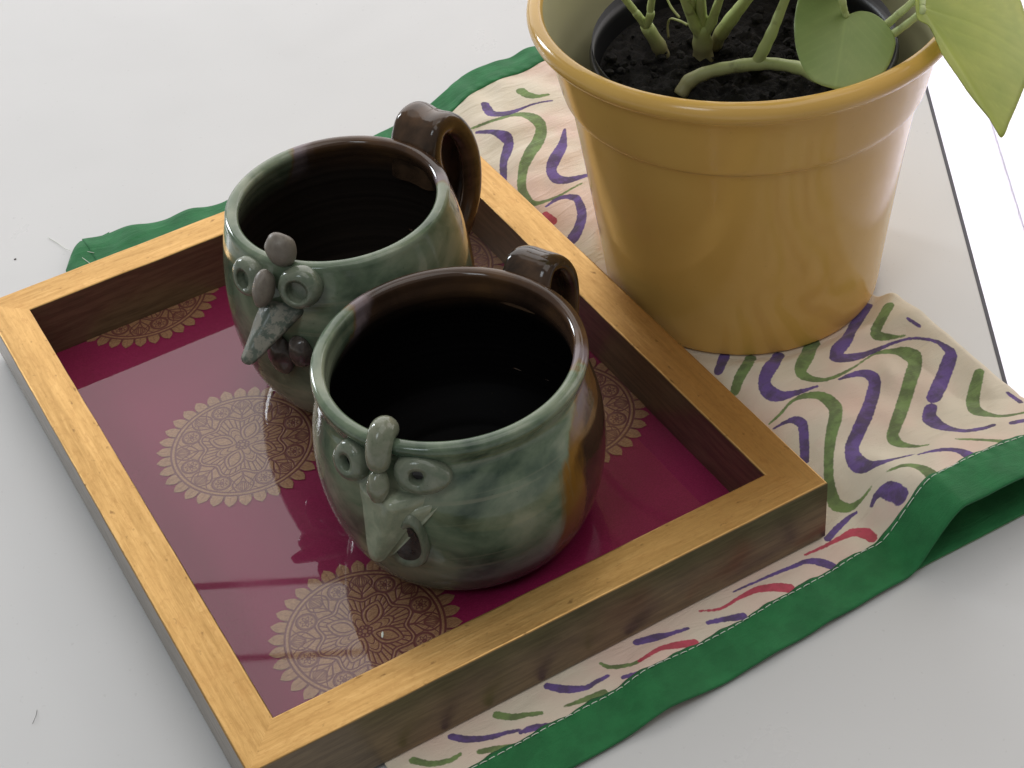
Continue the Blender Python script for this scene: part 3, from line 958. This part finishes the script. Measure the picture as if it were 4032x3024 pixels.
def strap(path, width, thick, groove, mat, parent, flare=.25):
    """pulled strap handle in the x-z plane (x = outwards), grooved along its back"""
    P = catmull(path, 9)
    m = len(P)
    T = np.gradient(P, axis=0); T /= np.linalg.norm(T, axis=1)[:, None]
    n = 32
    V = []
    for i in range(m):
        t = i / (m - 1)
        N2 = np.array([T[i][1], -T[i][0]]) * -1.0          # outward side of the loop
        w2 = width / 2 * (1 + flare * abs(2 * t - 1) ** 2.5)
        th = thick / 2 * (1 + .35 * abs(2 * t - 1) ** 3)
        for j in range(n):
            a = 2 * math.pi * j / n
            ca, sa = math.cos(a), math.sin(a)
            yy = w2 * math.copysign(abs(ca) ** .75, ca)
            hh = th * math.copysign(abs(sa) ** .7, sa)
            if sa > 0:
                hh -= groove * math.exp(-(yy / (w2 * .42)) ** 2)
                hh += groove * .45 * math.exp(-((abs(yy) - w2 * .72) / (w2 * .22)) ** 2)
            else:
                hh += groove * .3 * math.exp(-(yy / (w2 * .6)) ** 2)
            V.append((P[i][0] + N2[0] * hh, yy, P[i][1] + N2[1] * hh))
    F = [(i * n + j, i * n + (j + 1) % n, (i + 1) * n + (j + 1) % n, (i + 1) * n + j) for i in range(m - 1) for j in range(n)]
    return mesh_obj("handle", V, F, mat, parent)

MUG_Z = TZ0 + .0033
def mug_body(outer, zrim, lip_r, r_in, floor_r, mat, parent, seed):
    """outer: list of (r, z) from foot to under the lip, local z from the foot"""
    o = catmull(np.array(outer), 6)
    rc = (outer[-1][0] + r_in) / 2
    lip = []
    top_r = outer[-1][0]
    hw = (top_r - r_in) / 2
    for a in np.linspace(0.15 * math.pi, .95 * math.pi, 12):
        lip.append((rc + hw * math.cos(a), zrim - hw * .75 + hw * .75 * math.sin(a)))
    inner_z = np.linspace(zrim - hw * 1.1, .010, 46)
    oz, orad = o[:, 1], o[:, 0]
    inn = []
    for z in inner_z:
        q = np.interp(z, oz, orad) - .0048
        k = smooth_step((zrim - z) / .012)
        base = r_in * (1 - k) + q * k
        fl = smooth_step((.026 - z) / .016)
        rr = base * (1 - fl) + base * .80 * fl
        rr += .00022 * math.sin(z * 2300) + .00012 * math.sin(z * 4100 + 1)
        inn.append((rr, z))
    floor_ = [(inn[-1][0] * .7, .0075), (inn[-1][0] * .35, .0066), (.0004, .0063)]
    foot = [(.0004, .0012), (outer[0][0] * .72, .0012), (outer[0][0] * .80, .0002), (outer[0][0] * .96, .0)]
    prof = np.array(foot + o.tolist() + lip + inn + floor_)
    V, F = lathe(prof, 160, .004, seed)
    ins = np.zeros((160, len(prof)), np.float32)
    k0 = len(foot) + len(o) + 7
    ins[:, k0:] = 1
    V += (rng.normal(0, 1, (160, 1, 1)) * 0)
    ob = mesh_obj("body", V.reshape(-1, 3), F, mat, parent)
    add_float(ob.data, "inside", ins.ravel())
    return ob, o

def build_front_mug():
    root = thing("hen_mug", "round-bellied green hen mug with lozenge eyes and short thick beak, brown handle", "mug", (.1372, .0937, MUG_Z), math.radians(-145.5), "hen-faced pottery mugs on the tray")
    d = .0055
    outer = [(r, z - d) for r, z in ((.0440, .0055), (.0500, .0105), (.0553, .0230), (.0583, .0370), (.0590, .0510), (.0576, .0645), (.0545, .0755), (.0526, .0815), (.0530, .0850), (.0545, .0885))]
    zr = .0922 - d
    body, prof = mug_body(outer, zr, .0546, .0486, .04, MT['glaze_f'], root, 1.0)
    # handle (local -X)
    h = strap([(-.0520, zr - .0150), (-.0545, zr - .0070), (-.061, zr + .0005), (-.071, zr - .0035), (-.0775, zr - .0155), (-.077, zr - .031), (-.070, zr - .045), (-.060, zr - .054), (-.0560, zr - .0575)], .0205, .0072, .0022, MT['handle'], root)
    h.rotation_euler = (0, 0, math.radians(-7))
    # comb: a curl laid over the rim
    cp = catmull([(.0465, -.0006, zr - .0030), (.0490, -.0004, zr + .0020), (.0525, .0, zr + .0030), (.0560, .0002, zr - .0005), (.0578, .0002, zr - .0060), (.0576, .0, zr - .0105)], 6)
    tt = np.linspace(0, 1, len(cp))
    V, F = tube(cp, .0052 * np.clip(1 - np.abs(2 * tt - 1) ** 5, .0, 1) ** .5 * (1 - .12 * tt) + .0002, 18)
    mesh_obj("comb", V, F, MT['clay_f'], root)
    # nose
    P, tan, up, nrm = cyl_frame(prof, 0.6, .0735 - d)
    blob("nose", P + nrm * .0068 + up * .0012, (tan, up, nrm), (.0043, .0070, .0048), MT['clay_f'], root, 1, .05, 2)
    eye(prof, -16.0, .0770 - d, .0078, .0080, .0024, (.0004, .0), .0044, .25, .10, root, MT['clay_eye'], MT['pupil'], 1.3, .0012)
    eye(prof, 16.2, .0792 - d, .0108, .0076, .0023, (-.0018, .0002), .0048, -.10, -.22, root, MT['clay_eye'], MT['pupil'], 4.1, .0012)
    # beak
    Lp = cyl_frame(prof, -12.5, .0690 - d)[0]; Rp = cyl_frame(prof, 17.5, .0705 - d)[0]
    Tp = cyl_frame(prof, 6.5, .0732 - d); Bp = cyl_frame(prof, 3, .0600 - d)
    tip = Vector((.0700, -.0012, .0435 - d))
    beak(Lp, Rp, Tp[0] + Tp[3] * .0088, Bp[0] - Bp[3] * .002, tip, .15, MT['clay_beak'], root, .45)
    Lq = cyl_frame(prof, 2.0, .0620 - d)[0]; Rq = cyl_frame(prof, 21.0, .0672 - d)[0]
    Tq = cyl_frame(prof, 12.0, .0670 - d); Bq = cyl_frame(prof, 12, .0600 - d)
    lb = beak(Lq, Rq, Tq[0] + Tq[3] * .0030, Bq[0] + Bq[3] * .0005, tip + Vector((-.0042, .0030, -.0004)), .16, MT['clay_beak'], root, .2)
    lb.name = "lower_beak"
    # wattle: a pinched drop with a dark glaze pool in it
    P, tan, up, nrm = cyl_frame(prof, 8.6, .0470 - d)
    nA = 44
    V = []
    rings = [(1.0, -.001), (1.03, .0018), (.90, .0036), (.74, .0030), (.60, .0016), (.3, .0012), (.01, .0011)]
    for i in range(nA):
        a = 2 * math.pi * i / nA
        rad = .0094 * (1 - .30 * math.sin(a))
        ex = math.cos(a) * rad * .76
        ey = math.sin(a) * (.0165 if math.sin(a) > 0 else .0120)
        sk = .12 * ey
        for q, hgt in rings:
            V.append(P + tan * (ex * q + sk) + up * (ey * q) + nrm * (hgt + .0006))
    wt = mesh_obj("wattle", V, grid_faces(nA, len(rings), wrap=True), MT['clay_eye'], root)
    V = [P + nrm * .0024]
    for i in range(28):
        a = 2 * math.pi * i / 28
        rad = .0094 * (1 - .30 * math.sin(a)) * .70
        V.append(P + tan * (math.cos(a) * rad * .80 + .12 * math.sin(a) * .008) + up * (math.sin(a) * (.0108 if math.sin(a) > 0 else .0086)) + nrm * .0030)
    mesh_obj("glaze_pool", V, [(0, 1 + i, 1 + (i + 1) % 28) for i in range(28)], MT['wattle'], wt)
    return root

def build_back_mug():
    root = thing("hen_mug", "grey-green hen mug with button eyes, round comb and long crusted beak", "mug", (.1433, .2047, MUG_Z), math.radians(-146.0), "hen-faced pottery mugs on the tray")
    d = .0055
    outer = [(r, z - d) for r, z in ((.0390, .0055), (.0455, .0110), (.0520, .0250), (.0548, .0420), (.0549, .0580), (.0535, .0730), (.0512, .0860), (.0488, .0950))]
    zr = .0982 - d
    body, prof = mug_body(outer, zr, .0483, .0428, .04, MT['glaze_b'], root, 2.4)
    hb = strap([(-.0498, zr - .0200), (-.0500, zr - .006), (-.0555, zr + .0050), (-.0655, zr + .0052), (-.0735, zr - .005), (-.0775, zr - .021), (-.0750, zr - .039), (-.0660, zr - .053), (-.0522, zr - .060)], .0245, .0098, .0078, MT['handle'], root, .12)
    hb.rotation_euler = (0, 0, math.radians(-12.5))
    X, Y, Z = Vector((1, 0, 0)), Vector((0, 1, 0)), Vector((0, 0, 1))
    blob("comb", (.0466, .0018, zr + .0060), (Y, Z, X), (.0068, .0080, .0054), MT['clay_b'], root, 1, .05, 3)
    P, tan, up, nrm = cyl_frame(prof, -2.5, .0860 - d)
    blob("nose", P + nrm * .0072 + up * .0035, (tan, (up * .97 - nrm * .25).normalized(), (nrm * .97 + up * .25).normalized()), (.0043, .0082, .0056), MT['clay_b'], root, 1, .05, 5)
    eye(prof, -16.5, .0880 - d, .0082, .0084, .0034, (.0006, -.0004), .0046, .1, 0, root, MT['clay_eye'], MT['clay_eye'], 7.7, .0010)
    eye(prof, 12.6, .0900 - d, .0090, .0088, .0040, (-.0004, -.0005), .0050, .3, 0, root, MT['clay_eye'], MT['clay_eye'], 9.2, .0022)
    Lp = cyl_frame(prof, -10.0, .0795 - d)[0]; Rp = cyl_frame(prof, 11.5, .0800 - d)[0]
    Tp = cyl_frame(prof, 0, .0840 - d); Bp = cyl_frame(prof, 2, .0730 - d)
    beak(Lp, Rp, Tp[0] + Tp[3] * .004, Bp[0] - Bp[3] * .001, Vector((.0775, -.0046, .0655 - d)), .26, MT['clay_crust'], root, .3)
    for ang, z, rx, ry, sd in ((-2.5, .0540, .0066, .0100, 11), (8.0, .0580, .0056, .0080, 12)):
        P, tan, up, nrm = cyl_frame(prof, ang, z - d)
        blob("wattle", P + nrm * .0012, (tan, up, nrm), (rx, ry, .0040), MT['wattle_b'], root, 1, .06, sd)
    return root

build_front_mug()
build_back_mug()

# ------------------------------------------------------------------ planter, nursery pot, plant
PC = Vector((POT_C[0], POT_C[1], TZ0))
def build_planter():
    root = thing("planter_pot", "glossy mustard-yellow ceramic planter with a banded collar, half on the cloth", "pot", PC)
    z0 = TZ0
    out = [(.0610, .0000), (.0636, .0008), (.0646, .0028), (.0662, .020), (.0702, .056), (.0740, .0880), (.0762, .1050), (.0771, .1082), (.0788, .1098), (.0799, .1120), (.0815, .1200), (.0840, .1330), (.0852, .1385), (.0872, .1402), (.0904, .1420), (.0922, .1448), (.0921, .1478), (.0904, .1500), (.0880, .1507), (.0864, .1501), (.0855, .1485)]
    inn = [(.0848, .146), (.0830, .138), (.0795, .118), (.0765, .108), (.0725, .086), (.0690, .058), (.0645, .012), (.060, .0075), (.03, .0068), (.0006, .0066)]
    prof = np.array([(.0006, .0012), (.056, .0012)] + out + inn)
    V, F = lathe(catmull(prof, 4), 160, .0012, 3.0)
    npf = V.shape[1]
    ins = np.zeros((160, npf), np.float32)
    k0 = 4 * (2 + len(out)) - 2
    ins[:, k0:] = 1
    o = mesh_obj("body", V.reshape(-1, 3), F, MT['pot'], root)
    add_float(o.data, "inside", ins.ravel())
    return root
build_planter()

SOILZ = .1165
def build_nursery():
    root = thing("nursery_pot", "thin black plastic nursery pot of dark soil inside the yellow planter", "pot", (PC.x, PC.y, PC.z + .0070))
    zb = PC.z + .0070
    prof = [(.0006, 0), (.048, 0), (.0505, .002), (.0640, .112 - .002), (.0662, .1125), (.0668, .1155), (.0660, .1175), (.0648, .1170), (.0640, .1130), (.0490, .003), (.0006, .0022)]
    V, F = lathe(catmull(np.array(prof), 3), 96)
    mesh_obj("cup", V.reshape(-1, 3), F, MT['black'], root)
    # soil: a lumpy disc with crumbs
    n, m = 150, 60
    Vs = []
    for i in range(n):
        a = 2 * math.pi * i / n
        for j in range(m):
            r = .0632 * j / (m - 1)
            x, y = r * math.cos(a), r * math.sin(a)
            q = Vector((x, y, 0))
            z = .0055 * noise.noise(q * 45) + .0034 * noise.noise(q * 140 + Vector((5, 1, 2))) + .0020 * noise.noise(q * 330 + Vector((1, 8, 2))) + .0010 * noise.noise(q * 800)
            Vs.append((x, y, SOILZ - zb + z * min(1, (.0632 - r) / .004) - .001))
    mesh_obj("soil", Vs, grid_faces(n, m, wrap=True), MT['soil'], root)
    bm = bmesh.new()
    for k in range(420):
        a = random.uniform(0, 2 * math.pi); r = .060 * math.sqrt(random.random())
        s_ = random.choice([.0004, .0005, .0007, .0010, .0022]) * random.uniform(.7, 1.3)
        mtx = Matrix.Translation((r * math.cos(a), r * math.sin(a), SOILZ - zb + random.uniform(-.0005, .0028))) @ Matrix.Rotation(random.uniform(0, 6), 4, Vector((random.random(), random.random(), 1)).normalized()) @ Matrix.Diagonal((s_ * random.uniform(.7, 1.8), s_, s_ * .8, 1))
        bmesh.ops.create_icosphere(bm, subdivisions=1, radius=1, matrix=mtx)
    for v in bm.verts:
        v.co += Vector((random.uniform(-1, 1), random.uniform(-1, 1), random.uniform(-1, 1))) * .00025
    bm_obj("soil_crumbs", bm, MT['soil'], root, smooth=False, kind="stuff")
    return root
build_nursery()

R8 = ((2300, 0), .783)
def p8(x, y, z):
    return on_z([(x * .783 + 2300, y * .783)], z)[0]

def leaf_from_outline(name, attach, outline, mat, parent, curl, rings=18, n=120, thick=.00035, midrib_to=None):
    """polar leaf blade: attach = 3D petiole point, outline = ring of 3D points; curl(f, i) pushes along the normal"""
    A = np.array(attach)
    O = np.array(outline)
    closed = np.vstack([O, O[:1]])
    C = []
    Q = np.vstack([O[-1:], O, O[:2]])
    for i in range(1, len(Q) - 2):
        p0, p1, p2, p3 = Q[i - 1], Q[i], Q[i + 1], Q[i + 2]
        for t in np.arange(8) / 8:
            C.append(0.5 * ((2 * p1) + (-p0 + p2) * t + (2 * p0 - 5 * p1 + 4 * p2 - p3) * t * t + (-p0 + 3 * p1 - 3 * p2 + p3) * t ** 3))
    C = np.array(C)
    u, s, vt = np.linalg.svd(C - C.mean(0))
    N = vt[2] if vt[2][2] > 0 else -vt[2]
    tip = np.array(midrib_to); mid = tip - A; L = np.linalg.norm(mid); mid /= L
    side = np.cross(N, mid)
    V, vein = [], []
    for c in C:
        for k in range(rings + 1):
            f = (k / rings) ** .9
            p = A + (c - A) * f
            al = (p - A) @ mid / L; ac = (p - A) @ side / L
            lat = abs(ac)
            vb = math.exp(-(lat / .018) ** 2)
            q = (al - .85 * lat) * 7.0
            vb = max(vb, .45 * math.exp(-((q - round(q)) / .10) ** 2) * (1 if lat > .03 else 0))
            V.append(p + N * (curl(al, ac) * L - .006 * L * vb))
            vein.append(vb)
    nC = len(C)
    o = mesh_obj(name, V, grid_faces(nC, rings + 1, wrap=True), mat, parent)
    add_float(o.data, "vein", vein)
    md = o.modifiers.new("thick", 'SOLIDIFY'); md.thickness = thick; md.offset = 0
    return o

def heart(attach, tip, normal, wid):
    A, T = np.array(attach, float), np.array(tip, float)
    m = T - A; L = np.linalg.norm(m); m /= L
    N = np.array(normal, float); N -= m * (N @ m); N /= np.linalg.norm(N)
    S = np.cross(N, m)
    prof = [(-.02, .03), (-.16, .20), (-.13, .38), (.04, .50), (.25, .50), (.48, .40), (.70, .25), (.88, .10)]
    pts = [A + m * a * L + S * b * L * wid for a, b in prof] + [T] + [A + m * a * L - S * b * L * wid for a, b in prof[::-1]]
    return pts

def build_plant():
    root = thing("pothos_plant", "lime-green heart-leaved vine rooted in the dark soil of the planter", "plant", (PC.x, PC.y, SOILZ))
    off = np.array([PC.x, PC.y, SOILZ])
    def stem(name, pts, rad):
        P = catmull(pts, 6)
        r = np.interp(np.linspace(0, 1, len(P)), np.linspace(0, 1, len(rad)), rad)
        r = r * (1 + .05 * np.sin(np.arange(len(P)) * 1.3))
        v, f = tube(P, r, 14)
        return mesh_obj(name, v, f, MT['stem'], root)
    def ext(a, b, k):
        return a + (b - a) * k
    Zs = SOILZ
    # first cane and its two petioles
    b0 = p8(400, 285, Zs - .003); n1 = p8(312, 128, Zs + .019)
    stem("stem", [b0, p8(375, 230, Zs + .005), n1], [.0030, .0034, .0028])
    e1 = p8(210, 0, Zs + .037); stem("petiole", [n1, p8(265, 70, Zs + .028), e1, ext(n1, e1, 4.2)], [.0020, .0016, .0014])
    e2 = p8(340, 0, Zs + .038); stem("petiole", [n1, p8(335, 70, Zs + .029), e2, ext(n1, e2, 4.0)], [.0020, .0016, .0014])
    # leafy centre cane: a fan of sheaths
    c0 = p8(600, 300, Zs - .003)
    stem("stem", [c0, p8(595, 220, Zs + .007), p8(588, 120, Zs + .020)], [.0046, .0044, .0034])
    tops = []
    for (mx, my, tx, r0, r1) in ((555, 120, 508, .0026, .0021), (590, 100, 588, .0028, .0020), (640, 110, 680, .0024, .0017), (560, 80, 545, .0016, .0013)):
        e = p8(tx, 0, Zs + .040)
        stem("petiole", [p8(592, 190, Zs + .011), p8(mx, my, Zs + .022), e, ext(p8(mx, my, Zs + .022), e, 5.0)], [r0, r0, r1, r1 * .9])
        tops.append(ext(p8(mx, my, Zs + .022), e, 5.0))
    # thick cane leaning right
    s0 = p8(655, 235, Zs)
    e3 = p8(815, 0, Zs + .036)
    stem("stem", [s0, p8(690, 165, Zs + .010), p8(755, 75, Zs + .024), e3, ext(p8(755, 75, Zs + .024), e3, 4.2)], [.0030, .0032, .0026, .0024])
    # vine lying over the soil with a shoot
    stem("stem", [p8(480, 480, Zs - .001), p8(530, 410, Zs + .004), p8(620, 365, Zs + .008), p8(740, 338, Zs + .0105), p8(860, 322, Zs + .012), p8(960, 322, Zs + .013), p8(1090, 345, Zs + .015), p8(1190, 395, Zs + .018), p8(1260, 380, Zs + .026)], [.0030, .0034, .0029, .0028, .0030, .0026, .0028, .0024, .002])
    e4 = p8(1010, 0, Zs + .042)
    stem("stem", [p8(868, 318, Zs + .012), p8(905, 245, Zs + .020), p8(950, 150, Zs + .029), e4, ext(p8(950, 150, Zs + .029), e4, 5.0)], [.0026, .0026, .0021, .0017])
    stem("root", [p8(520, 125, Zs + .012), p8(480, 105, Zs + .013), p8(435, 95, Zs + .012), p8(420, 130, Zs + .007), p8(425, 190, Zs + .001)], [.0006, .0005, .0005])
    stem("root", [p8(480, 90, Zs + .010), p8(440, 40, Zs + .014), p8(415, -10, Zs + .018)], [.0006, .0006, .0005])

    # big round leaf lying over the front rim
    pA = p8(1318, 80, .1655)
    nA = np.array([-.12, -.42, .90])
    pl = lambda l: on_plane(np.array(l, float) * .783 + np.array([2300, 0]), pA, nA)
    outA = pl([(1325, 72), (1385, 56), (1450, 62), (1520, 100), (1566, 160), (1572, 215), (1535, 318), (1470, 395), (1370, 438), (1262, 440), (1160, 405), (1110, 345), (1078, 270), (1063, 190), (1062, 80), (1090, -40), (1160, -110), (1240, -110), (1295, -40), (1312, 40)])
    tipA = pl([(1262, 440)])[0]
    leaf_from_outline("leaf", pA, outA, MT['leaf_a'], root, lambda al, ac: -.10 * (ac * 1.6) ** 2 + .10 * (-ac if ac < 0 else ac * .2) * .5 - .10 * max(0, al - .5) ** 2, midrib_to=tipA)
    eA = p8(1295, -10, .178)
    stem("petiole", [pA, p8(1306, 40, .1700), eA, p8(1250, -160, .19)], [.0013, .0014, .0016])

    # lime leaf hanging over the right of the rim
    pB = p8(1700, 35, .170)
    nB = np.array([.10, -.55, .80])
    pb = lambda l: on_plane(np.array(l, float) * .783 + np.array([2300, 0]), pB, nB)
    outB = pb([(1672, 70), (1690, 105), (1740, 140), (1800, 272), (1868, 372), (1930, 460), (2000, 542), (2060, 606), (2110, 682), (2152, 600), (2212, 475), (2290, 300), (2330, 80), (2290, -120), (2150, -250), (1960, -280), (1800, -220), (1700, -110), (1668, -20)])
    leaf_from_outline("leaf", pB, outB, MT['leaf_b'], root, lambda al, ac: -.22 * ac * ac + .05 * math.sin(5 * al + 3 * ac) * abs(ac) - .05 * max(0, al - .6), midrib_to=outB[8])
    stem("petiole", [p8(1420, 215, Zs + .030), p8(1535, 112, .1600), p8(1600, 55, .1660), p8(1690, -15, .1715), pB], [.0017, .0016, .0015, .0014])
    stem("petiole", [p8(1430, 250, Zs + .028), p8(1562, 165, .1570), p8(1630, 115, .1630), p8(1695, 62, .1688), pB], [.0017, .0016, .0015, .0014])

    # leaves carried above the frame
    def upper(top, d, L, nrm, mat):
        A = np.array(top); T = A + np.array(d) / np.linalg.norm(d) * L
        pts = heart(A, T, nrm, .95)
        leaf_from_outline("leaf", A, pts, mat, root, lambda al, ac: -.25 * ac * ac - .12 * max(0, al - .4) ** 2 + .02 * math.sin(9 * al), midrib_to=T)
    upper(ext(n1, e1, 4.2), (-.6, .5, .1), .060, (0, -.3, 1), MT['leaf_a'])
    upper(ext(n1, e2, 4.0), (-.3, .9, .2), .055, (0, -.3, 1), MT['leaf_b'])
    upper(tops[0], (-.5, .1, .3), .065, (.3, -.3, 1), MT['leaf_b'])
    upper(tops[1], (.1, .9, .4), .065, (.1, -.5, 1), MT['leaf_a'])
    upper(tops[2], (.8, .3, .1), .060, (-.1, -.2, 1), MT['leaf_b'])
    upper(ext(p8(755, 75, Zs + .024), e3, 4.2), (.7, .7, .1), .065, (-.1, -.3, 1), MT['leaf_a'])
    upper(ext(p8(950, 150, Zs + .029), e4, 5.0), (.9, -.1, .1), .060, (0, -.2, 1), MT['leaf_b'])
    for ch in root.children:                                   # geometry was laid out in world space
        ch.data.transform(Matrix.Translation(Vector(-off)))
    # stems colour by height: keep object space at world height
    return root
build_plant()

# ------------------------------------------------------------------ small crumbs
def crumb(px, size, z, label):
    p = on_z([px], z)[0]
    bm = bmesh.new()
    bmesh.ops.create_icosphere(bm, subdivisions=2, radius=size)
    for v in bm.verts:
        v.co *= 1 + .4 * noise.noise(v.co * 900 + Vector((px[0], 0, 0)))
        v.co.z = max(v.co.z * .5, -size * .3) + size * .3
        v.co.x *= 1.5
    o = bm_obj("crumb", bm, MT['crumb'], None, smooth=False)
    o.location = (p[0], p[1], z)
    o["label"] = label; o["category"] = "crumb"
    return o
crumb((60, 1021), .0005, .0001, "tiny dark crumb on the white table beyond the tray's far left corner")

def lint(pxs, label):
    P = on_z(pxs, .0004)
    P[:, 2] += np.array([0, .0003, .0002, 0])[:len(P)]
    v, f = tube(catmull(P, 6), .00009, 6)
    c = P[0] * [1, 1, 0]
    o = mesh_obj("lint_fibre", v - c, f, MT['crumb'])
    o.location = c
    o["label"] = label; o["category"] = "fibre"
lint([(128, 2850), (136, 2835), (143, 2815), (146, 2795)], "short curved dark fibre on the white table left of the tray")

def glass_mark():  # flat whitish blob, long and narrow, on the glass
    p = on_z([(1506, 2498)], MUG_Z)[0]
    bm = bmesh.new()
    bmesh.ops.create_icosphere(bm, subdivisions=3, radius=1)
    for v in bm.verts:
        k = 1 + .25 * noise.noise(v.co * 2.1)
        v.co = Vector((v.co.x * .00045 * k, v.co.y * .0016 * k, max(v.co.z, -.05) * .00022))
    o = bm_obj("pale_mark", bm, MT['thread'])
    o.location = (p[0], p[1], MUG_Z - .00008)
    o.rotation_euler = (0, 0, math.radians(-28))
    o["label"] = "small pale narrow mark on the tray glass before the round-bellied mug"; o["category"] = "drop"
glass_mark()
